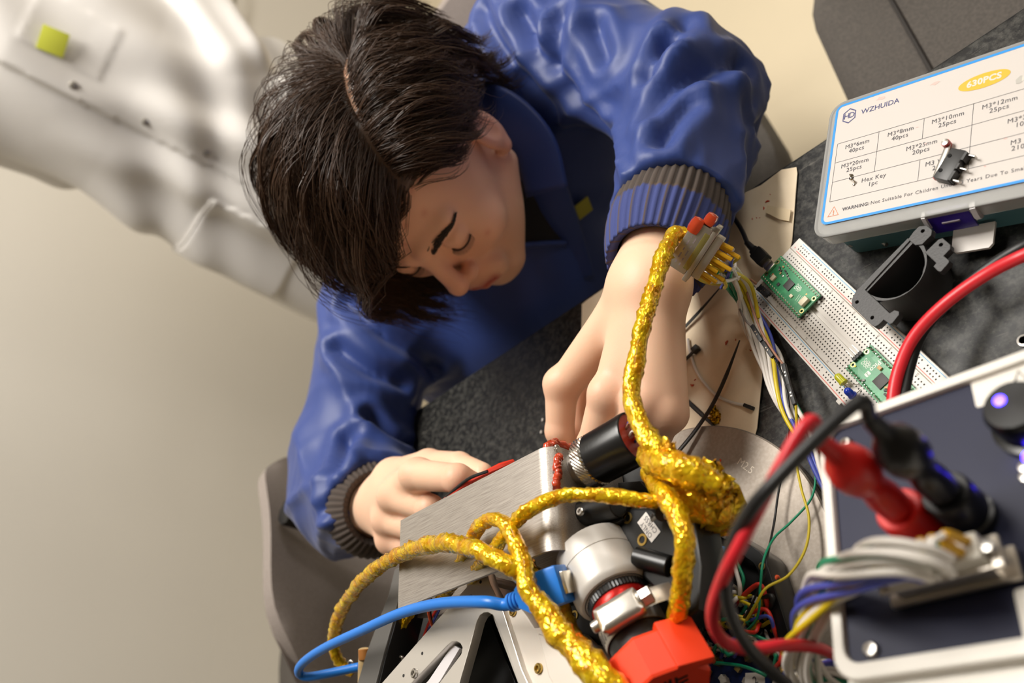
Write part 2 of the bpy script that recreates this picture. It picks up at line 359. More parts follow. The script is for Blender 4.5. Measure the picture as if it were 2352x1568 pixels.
# ---- kraft paper
def sheet(name, outline, z0, m, amp=0.002, label=None, cat=None, n=26, thick=.0006, group=None, seed=0):
    """wrinkled sheet: outline (x,y) in m, triangulated grid clipped to the outline"""
    bm = bmesh.new(); vs = [bm.verts.new((x, y, 0)) for x, y in outline]; bm.faces.new(vs)
    xs = [p[0] for p in outline]; ys = [p[1] for p in outline]
    for i in range(1, n):
        for co, no in (((min(xs) + (max(xs) - min(xs)) * i / n, 0, 0), (1, 0, 0)), ((0, min(ys) + (max(ys) - min(ys)) * i / n, 0), (0, 1, 0))):
            bmesh.ops.bisect_plane(bm, geom=bm.verts[:] + bm.edges[:] + bm.faces[:], plane_co=co, plane_no=no)
    for v in bm.verts:
        x, y = v.co.x * 40 + seed, v.co.y * 40
        h = .5 + .5 * math.sin(x * .9 + 1.4 * math.sin(y * .7)) * math.cos(y * .8 + .6 * math.sin(x * 1.3))
        v.co.z = z0 + amp * max(0, h - .25)
    bmesh.ops.recalc_face_normals(bm, faces=bm.faces)
    r = bmesh.ops.solidify(bm, geom=bm.faces[:], thickness=-thick)
    me = bpy.data.meshes.new(name); bm.to_mesh(me); bm.free(); o = link(name, me, m, None, ang=60); tag(o, label, cat, group); return o
M_kraft = mat('kraft_paper', (234, 216, 188), .85, var=(45, (226, 207, 178), .4, .65), bump=(260, .12, .0006))
KP = [(1832, 386), (1834, 400), (1826, 500), (1821, 556), (1800, 640), (1758, 800), (1755, 872), (1742, 985), (1728, 1030), (1560, 1060), (1440, 1030), (1330, 980), (1340, 700), (1352, 690), (1480, 600), (1560, 552), (1688, 472), (1710, 458), (1716, 445), (1752, 428), (1798, 392)]
sheet('kraft_paper', [tuple(V(x, y, 0)[:2]) for x, y in KP], TZ + .0007, M_kraft, .0016, 'piece of brown kraft paper with torn edges lying under the hand', 'paper')
sheet('paper_flap', [tuple(V(x, y, 1)[:2]) for x, y in [(1768, 476), (1822, 486), (1818, 512), (1796, 508), (1764, 492)]], TZ + .0035, mat('kraft_light', (226, 206, 172), .85), .001, 'small folded flap of kraft paper near the paper edge', 'paper', n=6)
# ---- screw kit box
BA = pxw(1924.3, 331, 38); BD = np.array([.92202531, -.3871296, 0]); BN = np.array([-.3871296, -.92202531, 0])
def BX(s, t, z): p = BA + BD * s + BN * t; return mm(p[0], p[1], z)
FB = frame(BX(0, 0, 38), Vector(BD), (0, 0, 1))          # local x = s, y = -t, z = up  (m)
M_clear = mat('clear_plastic', (226, 226, 223), .25, trans=.68, ior=1.25, spec=.4)
M_teal = mat('teal_tint_plastic', (120, 172, 182), .25, trans=.5, ior=1.25)
kit = empty('screw_kit_box', BX(75, 18, 0), 'clear plastic screw assortment box with printed white label and blue border', 'box')
def loc_plate(splines, z0, z1, bev=0.0): me = curve_mesh(splines, (z1 - z0) / 2 - bev, bev); me.transform(Matrix.Translation((0, 0, (z0 + z1) / 2))); return me
s0, s1, t0, t1 = -9.3, 159, -34, 69
cx, cy, bw, bh = (s0 + s1) / 2000, -(t0 + t1) / 2000, (s1 - s0) / 1000, (t1 - t0) / 1000
o_ = rrect(bw, bh, .010, 6, cx, cy); i_ = rrect(bw - .003, bh - .003, .0085, 6, cx, cy)
me = loc_plate([o_], -.0022, -.0006, .0006); me.transform(FB); lid = link('lid', me, M_clear, kit)
me = loc_plate([o_, i_], -.0125, -.0022); me.transform(FB); link('lid_rim', me, M_clear, kit)
ob = rrect(bw - .008, bh - .010, .009, 6, cx, cy); ib = rrect(bw - .011, bh - .013, .0075, 6, cx, cy)
me = loc_plate([ob, ib], -.0365, -.0125); me.transform(FB); link('tray_wall', me, M_teal, kit)
me = loc_plate([ob], -.0378, -.0360); me.transform(FB); link('tray_floor', me, M_teal, kit)
for q in range(1, 5):
    b = MB(); x = cx - bw / 2 + bw * q / 5; b.box((x, cy, -.025), (.0012, bh - .014, .022)); me = b.mesh('divider'); me.transform(FB); link('divider', me, M_clear, kit)
b = MB(); b.box((cx, cy - .008, -.025), (bw - .014, .0012, .022)); me = b.mesh('divider'); me.transform(FB); link('divider', me, M_clear, kit)
# loose screws seen through the sides
M_steel = mat('steel', (190, 186, 180), .28, 1.0); M_copper = mat('bronze_screws', (150, 92, 60), .3, 1.0)
for q in range(46):
    s = random.uniform(s0 + 10, s1 - 8); t = random.choice([random.uniform(48, 62), random.uniform(52, 62), random.uniform(t0 + 8, 40)])
    a = random.uniform(0, 6.28); p = BX(s, t, random.uniform(4, 16)); d = Vector((math.cos(a), math.sin(a), random.uniform(-.2, .2)))
    b = MB(); b.lathe([(.0027, 0), (.0027, .0022), (.0015, .0024), (.0015, .010)], p, d, 10)
    b.build('screw', M_copper if s > 92 else M_steel, kit)
# printed label
M_label = mat('label_white', (200, 193, 187), .45, coat=.08, spec=.35); M_lblue = mat('label_blue', (24, 140, 226), .45, coat=.08, spec=.35)
M_ink = mat('ink_dark', (52, 48, 56), .5); M_inkn = mat('ink_navy', (52, 52, 108), .5); M_yel = mat('label_yellow', (212, 170, 8), .4, coat=.3)
M_inkr = mat('ink_orange', (222, 120, 70), .5); M_inkp = mat('ink_pale', (206, 200, 190), .4)
def prt(me, name, m, x, y, z=.0003, par=None, rot=0.0): me.transform(FB @ Matrix.Translation((x, y, z)) @ Matrix.Rotation(rot, 4, 'Z')); return link(name, me, m, par or label, smooth=False)
lw = rrect(bw - .0085, bh - .0085, .006, 6, cx, cy + .003)
lx0, lx1, ly0, ly1 = -4.6, 155, -31.3, 60.8
lc = ((lx0 + lx1) / 2000, -(ly0 + ly1) / 2000); lW = (lx1 - lx0) / 1000; lH = (ly1 - ly0) / 1000
me = curve_mesh([rrect(lW, lH, .005, 6, *lc)], .00008); me.transform(FB @ Matrix.Translation((0, 0, .00005))); label = link('label', me, M_label, kit, smooth=False)
prt(curve_mesh([rrect(lW, lH, .005, 6, *lc), rrect(lW - .0034, lH - .0034, .0034, 6, *lc)], .00004), 'border', M_lblue, 0, 0, .00022)
def rect_line(sa, ta, sb, tb, w_=.26):
    if sa == sb: return [((sa - w_ / 2) / 1000, -ta / 1000), ((sa + w_ / 2) / 1000, -ta / 1000), ((sa + w_ / 2) / 1000, -tb / 1000), ((sa - w_ / 2) / 1000, -tb / 1000)]
    return [(sa / 1000, -(ta - w_ / 2) / 1000), (sb / 1000, -(ta - w_ / 2) / 1000), (sb / 1000, -(ta + w_ / 2) / 1000), (sa / 1000, -(ta + w_ / 2) / 1000)]
c_, r_ = 28.95, 14.72
GL = [(0, 0, 145, 0), (0, r_, 145, r_), (0, 2 * r_, 145, 2 * r_), (0, 3 * r_, 145, 3 * r_), (0, 0, 0, 3 * r_), (145, 0, 145, 3 * r_), (c_, 0, c_, 2 * r_), (2 * c_, 0, 2 * c_, r_), (2 * c_, 2 * r_, 2 * c_, 3 * r_), (3 * c_, 0, 3 * c_, 3 * r_), (4 * c_, 0, 4 * c_, r_)]
for g in GL:
    b = MB(); b.add([(p[0], p[1], 0) for p in rect_line(*g)], [(0, 1, 2, 3)]); prt(b.mesh('grid_line'), 'grid_line', M_ink, 0, 0, .00025)
def txt(s, st_, size, m=M_ink, al='CENTER', **k): prt(text_mesh(s, size / 1000, .00002, al, **k), 'lettering', m, st_[0] / 1000, -st_[1] / 1000, .00026)
for (s, st_) in (('M3*6mm\n40pcs', (c_ * .5, 6.6)), ('M3*8mm\n40pcs', (c_ * 1.5, 6.6)), ('M3*10mm\n25pcs', (c_ * 2.5, 6.6)), ('M3*12mm\n25pcs', (c_ * 3.5, 6.6)), ('M3*20mm\n25pcs', (c_ * .5, 21)), ('M3*25mm\n20pcs', (c_ * 2, 21.2)), ('M3*30mm\n10pcs', (c_ * 4, 21.2)), ('Hex Key\n1pc', (c_ * 1.0, 36)), ('M3 Washer\n210pcs', (c_ * 2.5, 36)), ('M3 Nut\n210pcs', (c_ * 4, 36))):
    txt(s, st_, 4.3, spacing=1.08, line=.92)
txt('WARNING:', (10, 52.2), 3.3, al='LEFT', bold=.00009, spacing=1.12); txt('Not Suitable For Children Under 3 Years Due To Small Parts', (29.0, 52.2), 3.4, al='LEFT', spacing=1.14)
txt('WZHUIDA', (14.4, -19.8), 5.4, M_inkn, 'LEFT', spacing=1.0)
me = curve_mesh([[(77 / 1000 + .0292 / 2 * (1 + math.cos(a)), .0145 + .0052 * math.sin(a)) for a in np.linspace(0, 2 * math.pi, 40, endpoint=False)]], .00003); prt(me, 'yellow_oval', M_yel, 0, 0, .00022)
txt('630PCS', (91.6, -14.5), 5.9, M_inkp, spacing=1.05, bold=.00022)
# hexagon logo and warning triangle
hx = lambda k: [((5.9 + k * 5.3 * math.cos(math.radians(a))) / 1000, (20.2 + k * 6.0 * math.sin(math.radians(a))) / 1000) for a in range(30, 390, 60)]
prt(curve_mesh([hx(1), hx(.86)], .00002), 'logo', M_inkn, 0, 0, .00024)
prt(text_mesh('HD', .0058, .00002, 'CENTER', bold=.00005, spacing=.82), 'logo', M_inkn, .0059, .0202, .00025)
tri = lambda k: [((3.8 + k * 4 * x) / 1000, (-53.0 + k * 3.6 * y) / 1000) for x, y in ((-1, -.67), (1, -.67), (0, 1.33))]
prt(curve_mesh([tri(1), tri(.86)], .00002), 'warning_mark', M_inkr, 0, 0, .00024); prt(text_mesh('!', .0048, .00002, 'CENTER', bold=.00012), 'warning_mark', M_inkr, .0038, -.0532, .00025)
# printed screw picture at the right of the oval
prt(curve_mesh([[(.1092, .0078), (.1115, .0098), (.1125, .0096), (.1125, .0050), (.1115, .0046), (.1095, .0050)]], .00002), 'screw_picture', mat('print_grey', (176, 172, 164), .4), 0, 0, .00024)
prt(curve_mesh([[(.1125, .0088), (.124, .0100), (.124, .0062), (.1125, .0056)]], .00002), 'screw_picture', mat('print_grey2', (200, 196, 186), .4), 0, 0, .00024)
for (s, t, r, m) in ((60, 19, 1.2, 'a'), (96, 45, .9, 'b'), (62, -24, 2.6, 'a'), (28, -26, 3, 'a'), (82, 52, 2, 'b'), (106, 30, 1.1, 'a'), (54, 5, .9, 'a')):
    prt(curve_mesh([[(s / 1000 + r / 1000 * math.cos(a) * random.uniform(.5, 1.4), -t / 1000 + r / 1000 * .5 * math.sin(a) * random.uniform(.5, 1.3)) for a in np.linspace(0, 6.28, 9, endpoint=False)]], .00001), 'smudge', mat('smudge' + m, (206, 178, 170) if m == 'a' else (208, 164, 156), .6), 0, 0, .0002)
# latch
M_purple = mat('purple_plastic', (46, 26, 128), .35); M_white = mat('white_plastic', (222, 216, 210), .4)
b = MB(); q = lambda s, t, z: (FB.inverted() @ BX(s, t, z))
pr = [(64.8, 35.4), (67.5, 35.2), (69.3, 33), (71.5, 24), (72.0, 20), (71.2, 19.5), (68.5, 28), (66, 33.5)]
b.prism([q(63, t, z) for t, z in pr], (.0238, 0, 0)); me = b.mesh('latch'); me.transform(FB); la = link('latch', me, M_purple, kit, ang=30)
b = MB(); b.box(q(75, 70.9, 28.5), (.010, .0008, .0012)); me = b.mesh('latch_slot'); me.transform(FB); link('latch_slot', me, mat('slot', (150, 140, 150), .5), la)
b = MB(); b.prism([q(s, t, 9.5) for s, t in ((68.5, 66), (92, 66), (91.5, 80), (89.5, 82.5), (71, 82.5), (68.5, 80))], (0, 0, .002)); me = b.mesh('latch_tab'); me.transform(FB); link('latch_tab', me, M_white, kit, ang=30)
for ss in (61.3, 88.6):
    b = MB(); b.prism([q(ss, t, z) for t, z in ((66, 37), (70, 36.5), (72.5, 30), (72, 27), (69.5, 25), (68, 30), (66, 31))], (.0022 if ss < 70 else .0030, 0, 0)); me = b.mesh('hinge_lug'); me.transform(FB); link('hinge_lug', me, mat('milky_plastic', (206, 202, 204), .2, trans=.35), kit, ang=30)
# ---- metal curl and micro switch on the lid
b = MB(); pts = [BX(12.5 + .9 * math.sin(i * .9) + i * .35, 27.5 + i * .72, 38.9 + .7 * math.cos(i * 1.5)) for i in range(13)]
b.tube(pts, [.0003] + [.0011] * 11 + [.0003], 6, 2, flat=.35); tag(b.build('metal_shaving', mat('bright_foil', (225, 222, 215), .12, 1.0), ang=20), 'curled shiny metal shaving lying on the box label by the hex key print', 'shaving')
M_swb = mat('switch_black', (26, 25, 25), .42)
sw = empty('micro_switch', V(2195, 395, 39), 'small black lever micro switch lying on the screw box lid', 'switch')
# switch frame: long axis from (2228,350) to (2170,440); lies flat, thickness up
a0 = V(2212, 352, 44); a1 = V(2166, 425, 44); lx = (a1 - a0); SL = lx.length; lx.normalize(); lz = Vector((0, 0, 1)); lyv = lz.cross(lx)
FS = frame((V(2190, 388, 38) + Vector((0, 0, .0034))), lx, (0, 0, 1))
if (FS.inverted() @ V(2230, 420, 40)).y < 0: sgn = -1
else: sgn = 1
b = MB(); b.box((0, sgn * .0006, 0), (.0196, .0098, .0062), bev=.0006); b.box((-.0065, sgn * .0058, 0), (.0052, .002, .006)); b.box((.0062, sgn * .0058, 0), (.006, .002, .006)); b.box((0, sgn * .0056, 0), (.0035, .0018, .006))
me = b.mesh('housing'); me.transform(FS); link('housing', me, M_swb, sw)
for hx_ in (-.0048, .0048):
    b = MB(); b.lathe([(.0012, 0), (.0012, .0004)], (hx_, -sgn * .0022, .00302), (0, 0, 1), 12); me = b.mesh('mounting_hole'); me.transform(FS); link('mounting_hole', me, mat('hole_black', (4, 4, 4), .9), sw)
for hx_ in (-.0082, 0.0004, .0080):
    b = MB(); b.box((hx_, sgn * .0085, 0), (.0009, .0056, .0034), bev=.0002); me = b.mesh('terminal'); me.transform(FS); link('terminal', me, M_steel, sw)
b = MB(); b.tube([(.0086, -sgn * .0050, 0), (.002, -sgn * .0066, 0), (-.0085, -sgn * .0086, 0), (-.0122, -sgn * .0098, 0)], .0018, 8, 3, flat=.14, up=(0, 0, 1)); me = b.mesh('lever'); me.transform(FS); link('lever', me, M_steel, sw)
b = MB(); b.lathe([(.0008, -.002), (.0024, -.0018), (.0024, .0018), (.0008, .002)], (-.0125, -sgn * .0108, 0), (0, 0, 1), 16); me = b.mesh('roller'); me.transform(FS); link('roller', me, mat('roller_red', (170, 34, 24), .35), sw)
b = MB(); b.lathe([(.0021, .0018), (.0021, .0026), (.0012, .0028), (.0001, .0028)], (-.0125, -sgn * .0108, 0), (0, 0, 1), 12); me = b.mesh('rivet'); me.transform(FS); link('rivet', me, M_steel, sw)
b = MB(); b.box((.0088, -sgn * .0046, 0), (.002, .0014, .003), bev=.0003); me = b.mesh('plunger'); me.transform(FS); link('plunger', me, MATS['roller_red'], sw)
# ---- breadboard
A8 = pxw(1835.9, 546.4, 8.5); FBB = frame(mm(A8[0], A8[1], 8.5), (.38189517, -.92420565, 0), (0, 0, 1))   # local x = along, y = -across (m)
def bl(me, name, m, par, x=0, y=0, z=0, rot=0.0, **k): me.transform(FBB @ Matrix.Translation((x, y, z)) @ Matrix.Rotation(rot, 4, 'Z')); return link(name, me, m, par, **k)
M_bb = mat('breadboard_abs', (226, 221, 214), .45); M_hole = mat('hole_dark', (60, 56, 52), .9)
bb = empty('breadboard', mm(*(pxw(1950, 720, 0)[:2]), 0), 'white solderless breadboard carrying two green microcontroller boards', 'breadboard')
LB = .1655
b = MB()
for (y0, y1) in ((0, -.0091), (-.0093, -.0261), (-.0289, -.0457), (-.0459, -.055)):
    b.box((LB / 2, (y0 + y1) / 2, -.00425), (LB, abs(y1 - y0), .0085), bev=.0003)
b.box((LB / 2, -.0275, -.0052), (LB, .0034, .0066)); bl(b.mesh('board_body'), 'board_body', M_bb, bb)
for yy in (-.0091, -.0459):
    b = MB(); b.box((LB / 2, yy - .0001, -.0002), (LB, .00045, .0004)); bl(b.mesh('rail_joint'), 'rail_joint', mat('joint_brown', (138, 126, 110), .8), bb)
for (yy, m) in ((-.0014, 'b'), (-.0078, 'r'), (-.0472, 'b'), (-.0536, 'r')):
    b = MB(); b.box((LB / 2 + .001, yy, .00001), (LB - .011, .00045, .00006)); bl(b.mesh('rail_line'), 'rail_line', mat('rail_blue', (110, 180, 222), .6) if m == 'b' else mat('rail_red', (232, 104, 92), .6), bb)
b = MB()
def hole(x, y): b.add([(x - .00048, y - .00048, .00004), (x + .00048, y - .00048, .00004), (x + .00048, y + .00048, .00004), (x - .00048, y + .00048, .00004)], [(0, 1, 2, 3)])
for i in range(63):
    x = .0042 + i * .00254
    for r in range(5):
        hole(x, -.0127 - r * .00254 + .0003); hole(x, -.0312 - r * .00254)
for i in range(60):
    if i % 6 == 5: continue
    x = .0068 + i * .00254
    for y in (-.00335, -.00589, -.0491, -.0517): hole(x, y)
o = bl(b.mesh('contact_holes'), 'contact_holes', M_hole, bb, smooth=False); o['kind'] = 'stuff'
for i in range(0, 63, 5):
    for yy in (-.0108, -.0440): bl(text_mesh(str(max(1, i)), .0019, .00001, 'CENTER'), 'lettering', mat('print_brown', (120, 108, 92), .7), bb, .0042 + i * .00254, yy, .00003, rot=math.pi / 2, smooth=False)
bl(text_mesh('+', .003, .00001, 'CENTER'), 'lettering', MATS['rail_red'], bb, .0034, -.0068, .00003, smooth=False)
b = MB(); b.box((.118, -.0563, -.0055), (.004, .0026, .004), bev=.0004); bl(b.mesh('side_lug'), 'side_lug', M_bb, bb)
# ---- microcontroller boards
M_pcb = mat('pcb_green', (44, 132, 84), .38, var=(220, (56, 150, 96), .45, .6)); M_pad = mat('pad_gold', (206, 186, 120), .3, .9); M_sold = mat('solder', (196, 192, 184), .22, 1.0)
M_chip = mat('chip_black', (58, 54, 52), .55); M_silk = mat('silk_white', (226, 230, 220), .6); M_hdr = mat('header_black', (22, 22, 23), .5); M_tin = mat('tin_plate', (214, 206, 190), .25, 1.0)
M_cer = mat('ceramic_cream', (226, 214, 184), .45); M_cap = mat('cap_tan', (188, 150, 96), .5)
def berry(par, x, y, z, k, rot):
    """white berry-shaped print: clustered rings and two leaves"""
    sp = []
    for (cx_, cy_, r) in ((0, 0, 1.0), (0, 1.9, .95), (0, -1.9, .9), (1.6, .95, .95), (-1.6, .95, .95), (1.55, -1.0, .9), (-1.55, -1.0, .9)):
        sp += [circ(cx_ * k, cy_ * k, r * k, 12), circ(cx_ * k, cy_ * k, r * k * .68, 12)]
    for q in range(0, len(sp), 2): bl(curve_mesh(sp[q:q + 2], .00001), 'emblem', M_silk, par, x, y, z, rot, smooth=False)
    for sx in (-1, 1):
        el = [(sx * (1.5 * k + 1.5 * k * math.cos(a)) * .9, 3.4 * k + (1.0 * k * math.sin(a)) + .3 * k * math.cos(a)) for a in np.linspace(0, 6.283, 14, endpoint=False)]
        ei = [((px_ - sx * 1.35 * k) * .68 + sx * 1.35 * k, (py_ - 3.4 * k) * .68 + 3.4 * k) for px_, py_ in el]
        bl(curve_mesh([el, ei], .00001), 'emblem', M_silk, par, x, y, z, rot, smooth=False)
def pico(u0, zt, label, up):
    t = empty('microcontroller_board', FBB @ Vector((u0 + .0255, -.0275, 0)), label, 'circuit board')
    hl = []
    for i in range(20):
        for s in (-1, 1): hl.append(circ(u0 + .0013 + i * .00254 + .00012, -.0275 + s * .00889, .00045, 8))
    hl += [circ(u0 + x, -.0275 + s * .0057, .00105, 12) for x in (.002, .049) for s in (-1, 1)]
    me = curve_mesh([rrect(.051, .021, .0006, 2, u0 + .0255, -.0275)] + hl, .0007); bl(me, 'board', M_pcb, t, 0, 0, zt - .0007)
    for i in range(20):
        for s in (-1, 1):
            b = MB(); x, y = u0 + .0013 + i * .00254 + .00012, -.0275 + s * .00889
            if up: b.lathe([(.00085, 0), (.00085, .00006), (.00042, .0003), (.0003, .0007)], (x, y, zt), (0, 0, 1), 8); b.box((x, y, zt - .004), (.0006, .0006, .006))
            else: b.lathe([(.00095, 0), (.00085, .0006), (.0006, .0015), (.0003, .0024)], (x, y, zt), (random.uniform(-.15, .15), random.uniform(-.15, .15), 1), 8)
            bl(b.mesh('pin'), 'pin', M_tin if up else M_sold, t)
    for s in (-1, 1):
        b = MB(); b.box((u0 + .0255, -.0275 + s * .00889, zt - .0014 - .00127), (.0508, .0024, .00254), bev=.0003); bl(b.mesh('pin_header'), 'pin_header', M_hdr, t)
    for x in (.002, .049):
        for s in (-1, 1): bl(curve_mesh([circ(u0 + x, -.0275 + s * .0057, .0017, 16), circ(u0 + x, -.0275 + s * .0057, .00105, 12)], .00002), 'hole_ring', M_pad, t, 0, 0, zt + .00003)
    def comp(name, x, y, sx, sy, h, m, rot=0.0, bev=.0001):
        b = MB(); b.box((0, 0, h / 2), (sx, sy, h), bev=bev); return bl(b.mesh(name), name, m, t, u0 + x, -.0275 + y, zt, rot)
    if up:
        comp('processor_chip', .0250, .0003, .0068, .0068, .0009, M_chip, 0.0); comp('usb_socket', .0006, 0, .0056, .0078, .0026, M_tin, bev=.0004)
        comp('button', .0103, -.0040, .0034, .0042, .0018, M_cer, bev=.0004); comp('flash_chip', .0175, -.0046, .0022, .0024, .0008, M_chip)
        comp('jst_socket', .0462, 0, .0042, .0066, .0032, M_cer, bev=.0003); comp('crystal', .0335, -.0038, .0026, .0022, .0009, M_cer)
        for (x, y, c) in ((.0075, .0042, 'k'), (.0085, .0028, 'g'), (.0105, .0032, 'k'), (.0095, .0062, 't'), (.0118, .0018, 't'), (.0135, .0052, 'k'), (.0150, .0016, 'w'), (.0160, .0048, 'k'), (.0180, .0040, 'g'), (.0065, -.0044, 'w'), (.0072, -.0025, 'r'), (.0205, .0035, 'g')):
            comp('small_part', x, y, .0016, .0011, .0008, {'k': M_chip, 'g': mat('grey_part', (120, 118, 112), .4), 't': M_cap, 'w': M_tin, 'r': mat('rust', (190, 110, 70), .4)}[c], random.choice((0, 1.57)))
        berry(t, u0 + .0335, -.0275 + .0032, zt + .00003, .00085, math.pi / 2 + .0)
        for k_ in range(4): comp('silk_line', .038 + k_ * .0016, -.0016 + k_ * .0003, .00025, .0050, .00004, M_silk, .2, 0)
        comp('debug_pad', .0418, .0043, .0010, .0010, .0001, mat('copper_pad', (200, 130, 80), .35, .8), 0, 0)
    else:
        comp('processor_chip', .0242, -.0004, .0078, .0078, .0009, M_chip, 0); berry(t, u0 + .0090, -.0275 + .0006, zt + .00003, .00092, math.pi / 2)
        bl(text_mesh('Pico', .0046, .00001, 'CENTER', bold=.00006), 'lettering', M_silk, t, u0 + .0136, -.0275 + .0034, zt + .00004, math.pi / 2 + math.pi, smooth=False)
        bl(curve_mesh([rrect(.0030, .0034, .0003, 2)], .00001), 'lettering', M_silk, t, u0 + .0140, -.0275 - .0032, zt + .00003, 0, smooth=False)
        bl(text_mesh('2', .0034, .00001, 'CENTER'), 'lettering', mat('pcb_dark', (40, 104, 66), .5), t, u0 + .0140, -.0275 - .0032, zt + .00006, -math.pi / 2, smooth=False)
        comp('capacitor', .0173, .0045, .0028, .0022, .0014, M_cap, .1); comp('led_part', .0040, -.0052, .0011, .0011, .0006, mat('gold_part', (230, 180, 60), .3, .6), 0, 0)
        for (x, y, c) in ((.0300, -.0008, 't'), (.0310, -.0022, 'k'), (.0335, .0004, 'k'), (.0155, -.0075, 'g'), (.0330, -.0040, 'k'), (.0360, .0020, 'g'), (.0375, -.0030, 't'), (.0400, .0010, 'w'), (.0420, -.0040, 'k')):
            comp('small_part', x, y, .0020, .0013, .0009, {'k': M_chip, 'g': MATS['grey_part'], 't': M_cap, 'w': M_tin}[c], random.choice((0, .8)))
        for k_ in range(7): comp('silk_line', .0125 + k_ * .0002, .0055 + k_ * .00042 - .0003, .0105, .00014, .00003, mat('trace_pale', (150, 196, 168), .5), -.06 * 0, 0)
        for k_ in range(6): comp('silk_line', .0100 + k_ * .0006, -.0046 - k_ * .0005, .0085, .00014, .00003, MATS['trace_pale'], 0, 0)
        hd = MB(); 
        for j in (-1, 0, 1): hd.box((u0 + .0008, -.0275 + j * .00254, zt + .00127), (.0025, .0023, .0024), bev=.0003)
        bl(hd.mesh('debug_header'), 'debug_header', M_hdr, t)
        for j in (-1, 0, 1):
            b = MB(); b.box((u0 - .0042, -.0275 + j * .00254, zt + .0013), (.0080, .0005, .0005)); bl(b.mesh('debug_pin'), 'debug_pin', M_tin, t)
    return t
pico(.0030, .0045, 'green microcontroller board with cream socket and black cable plugged in at its end', True)
pico(.1094, .0045, 'green microcontroller board with solder blobs, pin stubs and printed berry emblem beside three leds', False)
# ---- leds
def led(u, v, z, d, R, Lh, col, label, legs):
    t = empty('led', FBB @ Vector((u, -v, z)), label, 'led')
    m = mat('led_' + col[0], col[1], .22, trans=.25, coat=.5); d = Vector(d).normalized(); o = Vector((u, -v, z))
    prof = [(R * 1.14, 0), (R * 1.14, R * .4), (R, R * .42), (R, Lh)] + [(R * math.cos(a), Lh + R * math.sin(a)) for a in np.linspace(.2, math.pi / 2 - .01, 7)]
    b = MB(); b.lathe(prof, o, d, 20); bl(b.mesh('lens'), 'lens', m, t)
    for lg in legs:
        b = MB(); b.tube([o] + [Vector((p[0], -p[1], p[2])) for p in lg], .00028, 6, 5); bl(b.mesh('lead'), 'lead', M_tin, t)
led(.1168, .0447, .0050, (-.97, .03, .25), .0025, .0052, ('yellow', (214, 214, 44)), 'yellow led lying bent over on the breadboard', [[(.119, .0465, .0040), (.1215, .0480, .0004)], [(.1195, .0425, .0042), (.1235, .0385, .0006)]])
led(.1265, .0462, .0030, (-.45, .05, .9), .0025, .0045, ('blue', (22, 60, 190)), 'blue led standing in the breadboard between the yellow and red ones', [[(.1262, .0440, .0022), (.1255, .0405, .0006)], [(.1270, .0480, .0004)]])
led(.1333, .0464, .0020, (-.35, .05, .95), .0016, .0032, ('red', (236, 66, 34)), 'small red led standing in the breadboard', [[(.1325, .0440, .0018), (.1320, .0405, .0006)], [(.1338, .0475, .0004)]])
# ---- black usb cable plugged into the first board
M_cabk = mat('cable_black', (20, 20, 21), .42)
uc = empty('usb_cable', V(1755, 590, 8), 'black usb cable with moulded plug running from under the sleeve to the breadboard', 'cable')
pu = FBB @ Vector((.0012, -.0275, .0062)); pd = (FBB.to_3x3() @ Vector((-1, 0, 0)))
FU = frame(pu, pd, (0, 0, 1))
b = MB(); b.box((.0018, 0, 0), (.0050, .0068, .0020), bev=.0003); me = b.mesh('metal_plug'); me.transform(FU); link('metal_plug', me, M_tin, uc)
b = MB(); b.box((.0105, 0, 0), (.0130, .0104, .0070), bev=.0014); b.box((.0185, 0, 0), (.004, .0072, .0060), bev=.0012); me = b.mesh('plug_boot'); me.transform(FU); link('plug_boot', me, M_cabk, uc)
b = MB(); b.tube([FU @ Vector((.0195, 0, 0)), FU @ Vector((.024, 0, 0)), FU @ Vector((.031, 0, 0))], [.0031, .0026, .0022], 12, 4); b.build('strain_relief', M_cabk, uc)
b = MB(); b.tube([FU @ Vector((.030, 0, 0)), V(1702, 525, 9), V(1675, 482, 6), V(1650, 430, 4), mm(-300, 452, 3.5), mm(-360, 440, 3)], .0018, 10, 8); b.build('cord', M_cabk, uc)
# ================================================================== the seated man
def W2(v):
    """mm (table) -> world m"""
    v = np.asarray(v, float) / 1000; v = v.copy(); v[..., 2] += TZ; return v
def topx(P):
    c = (np.asarray(P, float) - np.array([0, 0, HC])) @ RW; return np.stack([1176 + FPX * c[..., 0] / c[..., 2], 784 + FPX * c[..., 1] / c[..., 2]], -1)
def pxy(x, y, Y):
    v = RW @ np.array([(x - 1176) / FPX, (y - 784) / FPX, 1.0]); return v * (Y / v[1]) + np.array([0, 0, HC])
def inpoly(p, poly):
    x, y = p[:, 0], p[:, 1]; r = np.zeros(len(p), bool); n = len(poly)
    for i in range(n):
        x0, y0 = poly[i]; x1, y1 = poly[(i + 1) % n]
        c = ((y0 > y) != (y1 > y)) & (x < (x1 - x0) * (y - y0) / (y1 - y0 + 1e-9) + x0); r ^= c
    return r
def unit(v): v = np.asarray(v, float); return v / np.linalg.norm(v)
HP = np.array([-455.6, 566.3, 159.])
HL = unit([.984, -.097, -.123]); HU = unit(np.array([.088, -.314, .946]) - HL * (np.array([.088, -.314, .946]) @ HL)); HB = np.cross(HU, HL)
HM = np.stack([HL, HB, HU], 1)                        # columns: man's left, back, up
def hd(p): return HP + HM @ np.array(p, float)
LS = np.array([-372., 768., 62.]); RS = np.array([-690., 668., 40.])
LE = pxw(1578, 224, 24); LK = pxw(1546, 492, 62); LW = pxw(1496, 640, 88)
RE = pxw(800, 1128, 36); RK = pxw(862, 1168, 62); RWp = pxw(884, 1160, 70)
RD = unit(pxw(960, 1150, 84) - RK)
NB = (LS + RS) / 2 + np.array([0, 0, 20.])            # neck base
PEL = np.array([-590., 985., -196.])
